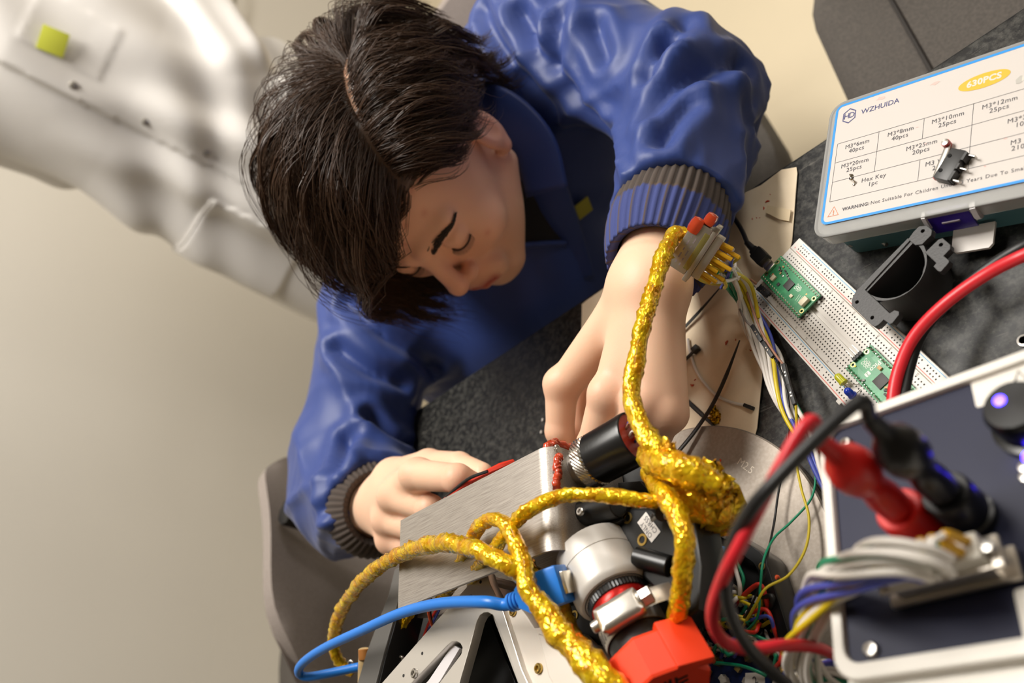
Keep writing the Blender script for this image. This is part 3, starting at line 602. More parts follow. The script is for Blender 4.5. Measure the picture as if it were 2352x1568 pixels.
def head_sdf(p):
    q = (p - HP) @ HM; qa = q.copy(); qa[:, 0] = np.abs(qa[:, 0])
    d = sd_ell(q, (0, 12, 34), (74, 95, 84))
    d = smin(d, sd_ell(q, (0, -36, -22), (60, 54, 76)), 30)
    d = smin(d, sd_cone(qa, (56, -2, -52), (13, -72, -92), 15, 17), 22)
    d = smin(d, sd_sph(q, (0, -80, -93), 15), 12)
    d = smin(d, sd_sph(qa, (42, -62, -24), 21), 16)
    d = smin(d, sd_cone(qa, (8, -88, 22), (42, -74, 24), 8, 7), 12)       # brow ridge
    d = smax(d, -sd_ell(qa, (31, -101, 5), (17, 17, 11)), 10)            # sockets
    d = smin(d, sd_sph(qa, (31, -77, 4), 13.5), 3)                        # lids over eyeballs
    d = smin(d, sd_cone(q, (0, -88, 14), (0, -107, -25), 6.5, 9.5), 9)    # nose
    d = smin(d, sd_sph(q, (0, -110, -28), 9), 5)
    d = smin(d, sd_ell(qa, (12, -98, -33), (7.5, 10, 7)), 5)
    d = smax(d, -sd_ell(qa, (6.5, -103, -42.5), (2.4, 3.8, 3.2)), 1.5)
    d = smin(d, sd_ell(q, (0, -88, -62), (30, 16, 22)), 10)               # mouth mound
    d = smin(d, sd_cone(qa, (0, -100, -57.5), (21, -89, -62), 4.2, 2.2), 3)
    d = smin(d, sd_cone(qa, (0, -100, -68), (19, -90, -64), 5.2, 2.4), 3)
    d = smax(d, -sd_cone(qa, (0, -107, -62.3), (22, -95, -63), 2.0, 1.4), 2)
    d = smax(d, -sd_cone(qa, (0, -104, -79), (14, -98, -78), 5, 4), 8)    # below the lip
    e = sd_ell(qa, (76, 8, -10), (7, 18, 29)); e = smax(e, -sd_ell(qa, (84, 5, -6), (6, 9, 17)), 3)
    e = smin(e, sd_sph(qa, (73, 2, -36), 7.5), 5); d = smin(d, e, 5)
    n0 = hd((0, 20, -55)); d = smin(d, sd_cone(p, n0, NB, 54, 60), 16)
    return d
FR = np.array([1, 1, 1, 1.])
LH = {'i': [(1290, 882, 74), (1286, 990, 58), (1300, 1050, 40), (1310, 1080, 28)], 'm': [(1398, 905, 86), (1362, 1020, 70), (1350, 1072, 46), (1350, 1096, 32)],
      'r': [(1478, 928, 80), (1434, 1025, 64), (1410, 1062, 44), (1402, 1085, 32)], 'l': [(1530, 948, 67), (1506, 1022, 50), (1482, 1050, 36), (1466, 1068, 28)]}
LTH = [(1432, 735, 62), (1350, 850, 44), (1324, 950, 36), (1332, 1030, 31)]
RH = {'i': [(957, 1090, 112), (1052, 1098, 110), (1108, 1122, 88), (1118, 1155, 70)], 'm': [(906, 1138, 100), (990, 1168, 96), (1030, 1205, 74), (1030, 1240, 58)],
      'r': [(890, 1192, 88), (958, 1216, 84), (1000, 1246, 62), (1000, 1275, 48)], 'l': [(896, 1240, 76), (950, 1260, 70), (985, 1280, 50), (985, 1305, 40)]}
RTH = [(905, 1098, 84), (985, 1066, 84), (1055, 1068, 86), (1108, 1086, 84)]
def hand_sdf(H, TH, wr, fore, wrad=25, k=11):
    J = {n: [pxw(*q) for q in v] for n, v in H.items()}; T = [pxw(*q) for q in TH]
    cM = (J['i'][0] + J['l'][0]) / 2; rad = {'i': (13, 10.8, 9.2, 7.6), 'm': (13.5, 11, 9.4, 7.8), 'r': (12.6, 10.4, 8.8, 7.4), 'l': (11, 9, 7.8, 6.6)}
    nrm = unit(np.cross(J['i'][0] - wr, J['l'][0] - wr)); nrm = nrm if nrm[2] > 0 else -nrm
    def fn(p):
        d = sd_cone(p, fore, wr, 34, wrad); lat = unit(J['l'][0] - J['i'][0])
        d = smin(d, sd_cone(p, wr + lat * 9, wr - lat * 9, wrad - 5, wrad - 4), 10)
        pal = None
        for n in 'imrl':
            m0 = J[n][0]; c = sd_cone(p, wr + (m0 - wr) * .18, m0 - nrm * 3, 19, 13.5); pal = c if pal is None else smin(pal, c, 13)
        d = smin(d, pal, 13)
        th = smin(sd_cone(p, wr + (T[0] - wr) * .3, T[0], 20, 18), sd_cone(p, T[0], T[1], 17, 13), 8); d = smin(d, th, 14)
        fg = smin(sd_cone(p, T[1], T[2], 12.5, 11), sd_cone(p, T[2], T[3], 10.5, 8.5), 3); d = smin(d, fg, 5)
        for n in 'imrl':
            a = J[n]; r = rad[n]
            f = smin(sd_cone(p, a[0], a[1], r[0], r[1]), sd_cone(p, a[1], a[2], r[1], r[2]), 3); f = smin(f, sd_cone(p, a[2], a[3], r[2], r[3]), 2)
            kn = sd_sph(p, a[0] + nrm * 3.2, r[0] * .86); f = smin(f, kn, 6)          # knuckle
            kp = sd_sph(p, a[1] + nrm * 1.6, r[1] * .86); f = smin(f, kp, 4)
            d = smin(d, f, 5)
        return d
    allp = np.array([wr, fore] + [q for v in J.values() for q in v] + T)
    return fn, allp.min(0) - 45, allp.max(0) + 45
def grain(p, s, seed=0):
    """cheap smooth noise"""
    r = np.random.default_rng(seed); o = np.zeros(len(p))
    for i in range(5):
        k = r.normal(size=3); k /= np.linalg.norm(k); o += np.sin(p @ k * s * (1 + .35 * i) + r.uniform(0, 6) + 1.3 * np.sin(p @ r.normal(size=3) * s * .4))
    return o / 5
V_, F_, C_ = [], [], []
def addpart(v, f, c): 
    n = sum(len(x) for x in V_); V_.append(v); F_.append(f + n); C_.append(c)
SK = np.array(lin((232, 184, 154))[:3]); SKH = np.array(lin((236, 194, 164))[:3]); RED = np.array(lin((196, 110, 92))[:3])
v, f = mesh_sdf(head_sdf, HP - 150 - np.array([20, 20, 60]), HP + 150 + np.array([0, 60, 0]), 2.0)
q = (v - HP) @ HM; qa = np.abs(q[:, 0])
c = np.tile(SK, (len(v), 1)); g = grain(v, .05, 3)
def blend(c, col, w_): w_ = np.clip(w_, 0, 1)[:, None]; return c * (1 - w_) + np.array(col) * w_
lip = np.exp(-((q[:, 2] + 63) / 7.0) ** 2) * (qa < 23) * (q[:, 1] < -86) * np.clip((23 - qa) / 6, 0, 1)
c = blend(c, RED, .28 * np.exp(-((q[:, 0] ** 2 + (q[:, 1] + 108) ** 2 + (q[:, 2] + 28) ** 2) / 380)) + .16 * np.exp(-(((qa - 42) ** 2 + (q[:, 2] + 30) ** 2) / 500)) * (q[:, 1] < -30) + .3 * (qa > 72) * (q[:, 2] < 24) + .06 * g)
c = blend(c, lin((176, 84, 74))[:3], lip * .95)
beard = np.exp(-((q[:, 2] + 84) / 22) ** 2) * (q[:, 1] < -40); c = blend(c, lin((176, 138, 116))[:3], .20 * beard * (1 - lip))
for (a_, z_) in ((22, 52), (6, 40), (38, 44), (48, -48), (52, -18), (44, 62)):       # small blemishes
    c = blend(c, RED, .4 * np.exp(-(((q[:, 0] - a_) ** 2 + (q[:, 2] - z_) ** 2) / 9)) * (q[:, 1] < -20))
skin_scalp = (q[:, 2] > 70)
addpart(v, f, c)
for (H, TH, wr, fo, sd_) in ((LH, LTH, LW, LK, 5), (RH, RTH, RWp, RK + (RK - RWp) * 5, 6)):
    fn, lo, hi = hand_sdf(H, TH, wr, fo); v, f = mesh_sdf(fn, lo, hi, 1.7); c = np.tile(SKH, (len(v), 1)); g = grain(v, .08, sd_)
    w_ = .05 * g
    for n in 'imrl':
        for j in (0, 1): w_ = w_ + .26 * np.exp(-(((v - pxw(*H[n][j])) ** 2).sum(1) / 200))
    addpart(v, f, blend(c, RED, w_))
def core_sdf(p):
    d = sd_cone(p, NB - [0, -20, 60], PEL, 95, 120); d = smin(d, sd_cone(p, LS, RS, 45, 45), 40)
    d = smin(d, sd_cone(p, LS, LE, 44, 36), 20); d = smin(d, sd_cone(p, LE, LK, 36, 32), 10); d = smin(d, sd_cone(p, RS, RE, 44, 36), 20); d = smin(d, sd_cone(p, RE, RK, 36, 30), 10)
    return d
v, f = mesh_sdf(core_sdf, np.minimum.reduce([LS, RS, RE, PEL, LK, RK]) - 130, np.maximum.reduce([LS, RS, LE, PEL, LK, NB]) + 130, 12); addpart(v, f, np.tile(SK, (len(v), 1)))
man = empty('person', Vector((-.52, .78, 0)), 'man in a blue lab jacket leaning over the bench with dark parted hair', 'person')
me = np_mesh('body', W2(np.concatenate(V_)), np.concatenate(F_), np.concatenate(C_))
M_skin = mat('skin', (220, 170, 138), .50, sss=.18, bump=(900, .08, .0006), spec=.4)
nt = M_skin.node_tree; an = nt.nodes.new('ShaderNodeVertexColor'); an.layer_name = 'Col'; nt.links.new(an.outputs[0], nt.nodes['Principled BSDF'].inputs['Base Color'])
body = link('body', me, M_skin, man, ang=180)
# ---- eyebrows, lashes
M_hair = mat('hair_brown', (70, 49, 34), .38, spec=.45); M_brow = mat('brow_brown', (34, 24, 18), .6)
def strands(paths, rad, name, m, parent, seg=3):
    """paths (n, k, 3) in mm; tapered tubes joined into one mesh"""
    P = W2(paths); n, k, _ = P.shape; T = np.gradient(P, axis=1); T /= np.linalg.norm(T, axis=2, keepdims=True) + 1e-12
    ref = rng.normal(size=(n, 1, 3)); u = np.cross(T, ref); u /= np.linalg.norm(u, axis=2, keepdims=True) + 1e-12; w_ = np.cross(T, u)
    taper = np.interp(np.linspace(0, 1, k), [0, .15, .7, 1], [.8, 1, .9, .25])[None, :, None] * (rad if np.isscalar(rad) else np.asarray(rad)[:, None, None]) / 1000
    vs = np.stack([P + taper * (math.cos(a) * u + math.sin(a) * w_) for a in np.arange(seg) * 2 * math.pi / seg], 2).reshape(-1, 3)
    base = (np.arange(n)[:, None, None] * k + np.arange(k - 1)[None, :, None]) * seg; j = np.arange(seg)[None, None, :]; j2 = (j + 1) % seg
    f = np.stack([base + j, base + j2, base + seg + j2, base + seg + j], -1).reshape(-1, 4)
    return link(name, np_mesh(name, vs, f), m, parent, ang=180)
for s in (1, -1):
    n = 190; t = rng.uniform(0, 1, n) ** .85; x = s * (11 + 43 * t); zc = 19 + 6 * np.sin(t * 2.2) - 3 * t; z = zc + rng.normal(0, 2.0, n) * (1 - .6 * t)
    y = -88 + 15 * t ** 1.6
    root = np.stack([x, y, z], 1); d = np.stack([s * np.full(n, .9), .25 + 0 * t, .35 - .7 * t], 1); ln = rng.uniform(6, 10, n)
    pts = np.stack([root + d * (ln * u_)[:, None] + np.array([0, -2.0, 0]) * math.sin(u_ * 2.4) for u_ in np.linspace(0, 1, 4)], 1)
    # push onto the surface
    pw = HP + pts.reshape(-1, 3) @ HM.T
    for _ in range(3):
        dd = head_sdf(pw); eps = .5; gx = np.stack([head_sdf(pw + np.eye(3)[i] * eps) - dd for i in range(3)], 1) / eps; gx /= np.linalg.norm(gx, axis=1, keepdims=True) + 1e-6; pw = pw - gx * np.clip(dd - 1.0, -8, 8)[:, None]
    strands(pw.reshape(n, 4, 3), .5, 'eyebrow', M_brow, man)
    n = 30; t = np.linspace(0, 1, n); ang = -1.15 + 2.3 * t
    x = s * 31 + 14.2 * np.sin(ang); y = -77 - 14.0 * np.cos(ang); z = -3.5 - 1.2 * np.cos(ang) + 0 * t
    root = np.stack([x, y, z], 1); d = np.stack([.35 * np.sin(ang), -.6 + 0 * ang, -.75 + 0 * ang], 1)
    pts = np.stack([root + d * (5.5 * u_) + np.array([0, -1, 1.5]) * u_ * u_ for u_ in np.linspace(0, 1, 4)], 1)
    strands(HP + pts @ HM.T, .26, 'eyelashes', M_brow, man)
    b = MB(); b.tube([Vector(W2(HP + HM @ np.array([s * 31 + 13.9 * math.sin(a), -77 - 13.6 * math.cos(a), -3.2 - 1.0 * math.cos(a)]))) for a in np.linspace(-1.2, 1.2, 12)], .0011, 6); b.build('lid_line', mat('lid_dark', (60, 36, 28), .5), man)
# ---- hair: strands over a shell, parted on the man's left
CC = np.array([0, 12, 34.]); CR = np.array([76, 97, 86.])
def on_scalp(th, ph): return CC + CR * np.stack([np.sin(th) * np.sin(ph), -np.sin(th) * np.cos(ph), np.cos(th)], -1)   # th from top, ph: 0 front, + left
PART = np.array([(26, 84, 78), (30, 56, 102), (37, 12, 112), (42, -30, 102), (45, -58, 80)], float)
def scalp_roots(n, r):
    pts = r.normal(size=(n * 5, 3)); pts /= np.linalg.norm(pts, axis=1, keepdims=True); p = CC + CR * pts
    hl_front = 64 - .0028 * (p[:, 0] - 5) ** 2
    ok = p[:, 2] > np.where(p[:, 1] < -40, hl_front, np.where(p[:, 1] < 5, np.interp(p[:, 1], [-40, 5], [50, 12]), np.interp(p[:, 1], [5, 30, 60], [12, 4, -40])))
    return p[ok][:n]
def side_of(p): return np.where(p[:, 0] > np.interp(p[:, 1], PART[::-1, 1], PART[::-1, 0]), 1.0, -1.0)      # +1: left of the parting
def guides(p, r, lenf=1.0, lift=1.0):
    n = len(p); pts = (p - CC) / CR; side = side_of(p); back = p[:, 1] > 66; K = 22
    L = np.where(side > 0, r.uniform(70, 120, n), r.uniform(135, 255, n)) * lenf
    L = np.where(back, r.uniform(60, 110, n) * lenf, L); low = (side > 0) & (p[:, 2] < 78) & ~back; L = np.where(low, np.clip((p[:, 2] + 8) * .85, 16, 72), L)
    step = L / (K - 1); cur = p.copy(); path = [cur.copy()]; ph = r.uniform(0, 6.28, n); lay = r.uniform(.2, 1, n); wv = r.uniform(.3, 1.3, n)
    H = np.where(side < 0, 42, 26) * lift * lay + 3; H = np.where(low, 7, H); H = np.where(back, 16 + 22 * lay, H)
    flow = np.stack([np.where(side > 0, .80, -.80), np.where(side > 0, .42, -.62), -.25 + 0 * side], 1)
    wb = np.clip((p[:, 1] - 35) / 60, 0, 1)[:, None]; wb = wb * wb * (3 - 2 * wb); flow = flow * (1 - wb) + wb * np.stack([.5 * side + .4 * pts[:, 0], .75 + 0 * side, -.55 + 0 * side], 1)
    flow += r.normal(0, .10, (n, 3)); prev = None
    for i in range(1, K):
        t = i / (K - 1); nn = (cur - CC) / CR ** 2; nn /= np.linalg.norm(nn, axis=1, keepdims=True)
        d = flow * (1 - .78 * t) + np.array([0, 0, -1.0]) * (.10 + 1.3 * t ** 1.15)
        d = d + np.where(side > 0, 1, 0)[:, None] * np.array([.9, .5, .75]) * (max(0, t - .6) / .4) ** 1.2 * 1.5          # flick at the left ends
        d = d + np.where(side < 0, 1, 0)[:, None] * np.stack([.75 * np.sin(ph), -.2 + .5 * np.cos(ph * 1.7), .25 * np.sin(ph * 2)], 1) * (max(0, t - .72) / .28) * 1.6
        d = d + np.stack([np.sin(t * 7 * wv + ph), np.cos(t * 6 * wv + ph), 0 * ph], 1) * .22
        dt = d - nn * (d * nn).sum(1, keepdims=True); dt /= np.linalg.norm(dt, axis=1, keepdims=True) + 1e-9; dn = d / np.linalg.norm(d, axis=1, keepdims=True)
        eq = np.clip((50 - cur[:, 2]) / 60, 0, 1)[:, None] * .7; dd = dt * (1 - eq) + dn * eq; dd /= np.linalg.norm(dd, axis=1, keepdims=True)
        if prev is not None: dd = dd * .55 + prev * .45; dd /= np.linalg.norm(dd, axis=1, keepdims=True)
        prev = dd; cur = cur + dd * step[:, None]
        kk = np.linalg.norm((cur - CC) / CR, axis=1); want = 1 + H / 88 * min(1, t * 2.8) ** .75
        rr = np.where(kk < want, want, kk * .75 + want * .25); tgt = CC + (cur - CC) * (rr / kk)[:, None]; cur = cur + (tgt - cur) * np.where(cur[:, 2:3] > -25, .7, .2)
        fm = (side < 0) & (cur[:, 1] < -20) & (cur[:, 2] < 62); lim = np.interp(cur[:, 2], [-30, 20, 62], [-66, -58, -34]) - 10 * lay; cur[:, 0] = np.where(fm & (cur[:, 0] > lim), cur[:, 0] * .45 + lim * .55, cur[:, 0])
        path.append(cur.copy())
    return np.stack(path, 1)
def hair_paths(n, ng, seed, lenf=1.0, lift=1.0, tight=.78):
    r = np.random.default_rng(seed); g = scalp_roots(ng, r); G = guides(g, r, lenf, lift); p = scalp_roots(n, r); gs, ps = side_of(g), side_of(p); K = G.shape[1]
    D = ((p[:, None] - g[None]) ** 2).sum(2) + 1e5 * (ps[:, None] != gs[None]); j = D.argmin(1); t = np.linspace(0, 1, K)[None, :, None]
    off = (p - g[j])[:, None] * (1 - tight * np.minimum(1, t * 1.25)); cut = r.uniform(.82, 1.0, len(p))
    ti = np.linspace(0, 1, K)[None] * cut[:, None] * (K - 1); i0 = np.minimum(ti.astype(int), K - 2); fr = (ti - i0)[..., None]; Gj = G[j]; ar = np.arange(len(p))[:, None]
    P = Gj[ar, i0] * (1 - fr) + Gj[ar, i0 + 1] * fr + off + r.normal(0, 1.0, (len(p), 1, 3)) * (t * 2.2) + r.normal(0, .35, (len(p), K, 3)) * t
    return HP + P @ HM.T
hp = hair_paths(11000, 620, 11); strands(hp, rng.uniform(.26, .52, len(hp)), 'hair', M_hair, man)['kind'] = 'stuff'
q_ = rng.uniform(0, 1, 1500); k_ = q_ * (len(PART) - 1); i_0 = np.minimum(k_.astype(int), len(PART) - 2); fr_ = (k_ - i_0)[:, None]; pr_ = PART[i_0] * (1 - fr_) + PART[i_0 + 1] * fr_
pr_[:, 0] += rng.choice([-1, 1], 1500) * rng.uniform(.6, 7, 1500); pr_ = CC + (pr_ - CC) / np.linalg.norm((pr_ - CC) / CR, axis=1, keepdims=True)
strands(HP + guides(pr_, np.random.default_rng(5), .75, .8) @ HM.T, .3, 'parting_hair', M_hair, man)['kind'] = 'stuff'
hp = hair_paths(1500, 500, 23, 1.05, 1.2, .3); strands(hp, .26, 'loose_hair', M_hair, man)['kind'] = 'stuff'
# dark underlayer hugging the skull so no skin gleams through
def cap_sdf(p):
    q = (p - HP) @ HM; d = sd_ell(q, (0, 13, 35), (76.5, 97, 86.5))
    x, y, z = q[:, 0], q[:, 1], q[:, 2]
    line = np.where(y < -40, 66 - .0028 * (x - 5) ** 2, np.where(y < 5, np.interp(y, [-40, 5], [52, 14]), np.interp(y, [5, 30, 60], [14, 8, -40])))
    d = smax(d, (line - z) * .8, 4)
    pl = np.interp(y, PART[::-1, 1], PART[::-1, 0]); gap = np.abs(x - pl) - np.interp(y, [-60, -20, 40, 90], [-4, .6, 3.0, 3.0]); gap = np.where((y > 92) | (z < 40), 50, gap)
    return smax(d, -gap, 2)
v, f = mesh_sdf(cap_sdf, HP - 150, HP + 150, 3.0); link('hair_underlayer', np_mesh('hair_underlayer', W2(v), f), M_hair, man, ang=180)
# ---- jacket
def fold(p, a, b, kx, ka, seed, warp=1.2):
    """ridged folds in limb coordinates (along, around)"""
    a = np.array(a, float); b = np.array(b, float); d = unit(b - a); u = unit(np.cross(d, [0, 0, 1.])); w_ = np.cross(d, u); q = p - a; t = q @ d; an = np.arctan2(q @ w_, q @ u)
    s = np.sin(t * kx + ka * an + warp * np.sin(2 * an + t * kx * .45 + seed) + seed); return 1 - np.abs(s)
def jacket_sdf(p):
    ch = NB + np.array([0, 0, -70.])
    d = sd_cone(p, ch + [0, -8, 0], PEL + [0, -20, 0], 128, 140)
    ax = unit(LS - RS)
    d = smin(d, sd_cone(p, NB + ax * 75 - [0, 0, 70], PEL + ax * 40, 118, 128), 40); d = smin(d, sd_cone(p, NB - ax * 75 - [0, 0, 70], PEL - ax * 40, 118, 128), 40)
    d = smin(d, sd_cone(p, LS, NB + [0, 0, -10], 74, 78), 40); d = smin(d, sd_cone(p, RS, NB + [0, 0, -10], 74, 78), 40)
    up_l = sd_cone(p, LS, LE, 74, 58); lo_l = smax(sd_cone(p, LE, LK, 60, 50), (p - LK) @ unit(LK - LE), 5); arm = smin(up_l, lo_l, 24); d = smin(d, arm, 26)
    up_r = sd_cone(p, RS, RE, 78, 64); lo_r = smax(sd_cone(p, RE, RK + RD * 40, 64, 50), (p - RK) @ RD, 5); arm = smin(up_r, lo_r, 24); d = smin(d, arm, 26)
    d = smin(d, sd_ell(p, (-625, 612, -120), (185, 108, 150)), 44)
    # neck opening
    d = smax(d, -sd_cone(p, NB + [10, -20, 30], hd((0, 10, -40)), 62, 84), 10)
    return d
lo = np.minimum.reduce([LS, RS, RE, PEL, LK, RK]) - 190; hi = np.maximum.reduce([LS, RS, LE, PEL, LK, NB]) + 170
v, f = mesh_sdf(jacket_sdf, lo, hi, 4.5)
N = vnormals(v, f)
def limb_w(p, a, b, r):
    d = sd_cone(p, a, b, r, r); return np.clip(1 - d / 40, 0, 1)
def rayhit(x, y, off=3.0):
    o = np.array([0, 0, HC]); d = unit(RW @ np.array([(x - 1176) / FPX, (y - 784) / FPX, 1.0])); t = 350.0
    for _ in range(90):
        s = jacket_sdf((o + d * t)[None])[0] - off
        if s < .4: break
        t += s * .8
    return o + d * t
amp = np.zeros(len(v))
wu = limb_w(v, LS, LE, 78); wl = limb_w(v, LE, LK, 62); wru = limb_w(v, RS, RE, 80); wrl = limb_w(v, RE, RK, 64); wt = np.clip(1 - np.maximum.reduce([wu, wl, wru, wrl]), 0, 1)
amp += wu * (13 * fold(v, LS, LE, .019, 1, .4, .9) ** 2.2 + 3 * fold(v, LS, LE, .04, -2, 2.1) ** 3)
amp += wl * (14 * fold(v, LE, LK, .015, 2, 1.1, .9) ** 2.4 + 3 * fold(v, LE, LK, .036, -1, .3) ** 3)
amp += wru * (13 * fold(v, RS, RE, .018, 1, 2.4, .9) ** 2.2 + 3 * fold(v, RS, RE, .038, -2, 1.1) ** 3)
amp += wrl * (13 * fold(v, RE, RK, .020, 2, 2.0, .9) ** 2.4 + 3 * fold(v, RE, RK, .04, -1, 1.3) ** 3)
# gathers near the cuffs
for (E, K_) in ((LE, LK), (RE, RK)):
    d = unit(K_ - E); u = unit(np.cross(d, [0, 0, 1.])); w_ = np.cross(d, u); q = v - K_; t = q @ d; an = np.arctan2(q @ w_, q @ u)
    amp += np.exp(-((t + 4) / 34) ** 2) * (np.linalg.norm(q - np.outer(t, d), axis=1) < 95) * np.clip(1 - 1.4 * np.abs(N @ d), 0, 1) * 1.9 * np.sin(an * 13 + np.sin(an * 5) * 1.5)
amp += wt * (10 * fold(v, NB, PEL, .010, 2, .8, .8) ** 2 + 3 * fold(v, NB, PEL, .03, 1, 2.2) ** 3)
amp *= .62; amp -= 4.5
def crease(pl, depth=9.0, width=6.5):
    global amp
    P = spline([rayhit(x, y, 0) for x, y in pl], 8); D = np.full(len(v), 1e9)
    near = np.linalg.norm(v - P.mean(0), axis=1) < np.linalg.norm(P - P.mean(0), axis=1).max() + 45; vi = v[near]; d = np.full(len(vi), 1e9)
    for a_, b_ in zip(P[:-1], P[1:]): d = np.minimum(d, sd_cone(vi, a_, b_, 0, 0))
    amp[near] += -depth * np.exp(-(d / width) ** 2) + depth * .75 * np.exp(-((d - 17) / 8.5) ** 2)
for pl in ([(1535, 108), (1570, 72), (1635, 42)], [(1535, 115), (1512, 145), (1494, 180)], [(1494, 262), (1560, 196), (1640, 165), (1700, 150)], [(1290, 40), (1280, 110), (1284, 170), (1330, 235), (1396, 290)], [(1365, 54), (1385, 131)], [(1585, 235), (1550, 270), (1515, 318)], [(1104, 12), (1158, 123), (1215, 195), (1270, 250)], [(1190, 20), (1230, 90), (1262, 150)],
           [(785, 690), (880, 762), (1000, 850)], [(770, 800), (850, 850), (930, 880)], [(800, 1005), (770, 1060), (745, 1110)], [(742, 1165), (800, 1120), (862, 1098)], [(850, 960), (900, 1010), (940, 1035)]):
    crease(pl)
v2 = v + N * amp[:, None] * np.clip((v[:, 2] + 330) / 60, 0, 1)[:, None]
E_ = np.concatenate([f[:, [0, 1]], f[:, [1, 2]], f[:, [2, 3]], f[:, [3, 0]]]); deg = np.bincount(E_.ravel(), minlength=len(v2)).astype(float)
for _ in range(2):
    acc = np.stack([np.bincount(E_[:, 0], v2[E_[:, 1], i], len(v2)) + np.bincount(E_[:, 1], v2[E_[:, 0], i], len(v2)) for i in range(3)], 1); v2 = v2 * .45 + .55 * acc / deg[:, None]
M_blue = mat('jacket_blue', (42, 64, 130), .50, bump=(1400, .12, .0005), sheen=.12, spec=.45)
fc = v2[f].mean(1); fp = topx(fc); fn_ = np.cross(v2[f[:, 2]] - v2[f[:, 0]], v2[f[:, 3]] - v2[f[:, 1]]); facing = ((np.array([0, 0, HC]) - fc) * fn_).sum(1) > 0
shirt = inpoly(fp, [(1080, 230), (1140, 270), (1222, 400), (1296, 558), (1190, 562), (1000, 600), (880, 400)]) & (fc[:, 1] < 720) & (np.linalg.norm(fc - LS, axis=1) > 95)
def sub(fsel, name, m):
    ff = f[fsel]; u, inv = np.unique(ff, return_inverse=True); return link(name, np_mesh(name, W2(v2[u]), inv.reshape(ff.shape)), m, man, ang=180)
sub(~shirt, 'jacket', M_blue); sub(shirt, 'shirt', mat('shirt_black', (20, 19, 24), .8))
# ribbed cuffs
def cuff(a, b, r0, r1, name, flipbrown):
    a = np.array(a, float); b = np.array(b, float); d = unit(b - a); u = unit(np.cross(d, [0, 0, 1.])); w_ = np.cross(d, u); n, k = 176, 26; L = np.linalg.norm(b - a)
    vs = []; cols = []
    for i in range(k + 3):
        t = min(i, k - 1) / (k - 1); inner = max(0, i - (k - 1))
        for j in range(n):
            an = j * 2 * math.pi / n; rib = math.cos(an * 44)
            r = (r0 + (r1 - r0) * t + 4.5 * math.sin(t * math.pi) + 1.0 * rib * (1 if not inner else 0)) - inner * 2.2
            vs.append(a + d * (L * t - inner * 2.0) + (u * math.cos(an) + w_ * math.sin(an)) * r)
            br = (rib > .25 and (j * 44 // n) % 2 == 0) if t > flipbrown + .06 * math.sin(an * 2) else True
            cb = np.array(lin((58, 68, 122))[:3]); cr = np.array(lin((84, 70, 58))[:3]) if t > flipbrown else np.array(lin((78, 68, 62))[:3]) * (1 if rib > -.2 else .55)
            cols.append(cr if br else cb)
    f_ = np.array([(i * n + j, i * n + (j + 1) % n, (i + 1) * n + (j + 1) % n, (i + 1) * n + j) for i in range(k + 2) for j in range(n)])
    o = link(name, np_mesh(name, W2(np.array(vs)), f_, np.array(cols)), M_cuff, man, ang=180); o['label'] = 'ribbed knit cuff'; return o
M_cuff = mat('cuff_knit', (70, 80, 130), .9, bump=(1500, .3, .0006)); nt = M_cuff.node_tree; an_ = nt.nodes.new('ShaderNodeVertexColor'); an_.layer_name = 'Col'; nt.links.new(an_.outputs[0], nt.nodes['Principled BSDF'].inputs['Base Color'])
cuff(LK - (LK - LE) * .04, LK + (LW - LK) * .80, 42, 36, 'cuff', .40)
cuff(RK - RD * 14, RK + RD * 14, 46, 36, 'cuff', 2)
# collar with lapel, chest tag
cA = [hd((64, -22, -104)), hd((72, 20, -84)), hd((48, 62, -66)), hd((0, 78, -60)), hd((-48, 62, -66)), hd((-72, 20, -84)), hd((-60, -22, -108))]
b = MB(); b.tube([Vector(W2(q)) for q in cA], .026, 12, 8, flat=.20, up=tuple(HU)); b.build('collar', M_blue, man, ang=180)
lap = [pxy(1128, 240, 662), pxy(1175, 330, 640), pxy(1232, 440, 600), pxy(1300, 570, 560)]
def onj(p):
    p = np.array(p, float)[None]
    for _ in range(12): p = p - unit(p[0] - np.array([0, 0, HC]))[None] * (-(jacket_sdf(p)[0] - 4)) * .9
    return p[0]
b = MB(); lp = [Vector(W2(rayhit(x, y, 2))) for x, y in ((1150, 190), (1185, 270), (1225, 360), (1270, 460), (1318, 560), (1350, 640))]
b.tube(lp, [.010, .020, .024, .020, .013, .008], 10, 8, flat=.22, up=(.3, -.5, .8)); b.build('lapel', M_blue, man, ang=180)
b = MB(); b.tube([Vector(W2(rayhit(x, y, 1.5))) for x, y in ((1040, 610), (1110, 585), (1190, 566), (1250, 560), (1300, 558))], .0032, 8, 6); b.build('neck_hem', M_blue, man, ang=180)
tp = rayhit(1335, 475, 4); eps = 1.0; g_ = np.array([jacket_sdf((tp + np.eye(3)[i] * eps)[None])[0] - jacket_sdf(tp[None])[0] for i in range(3)])
tf = frame(Vector(W2(tp)) + Vector(unit(g_)) * .004, (.85, -.3, -.4), Vector(unit(g_))); b = MB(); b.box((0, 0, 0), (.019, .019, .0012), bev=.0004); me = b.mesh('chest_tag'); me.transform(tf); o = link('chest_tag', me, mat('tag_lime', (168, 164, 60), .6), man); o['label'] = 'yellow green square chest tag'
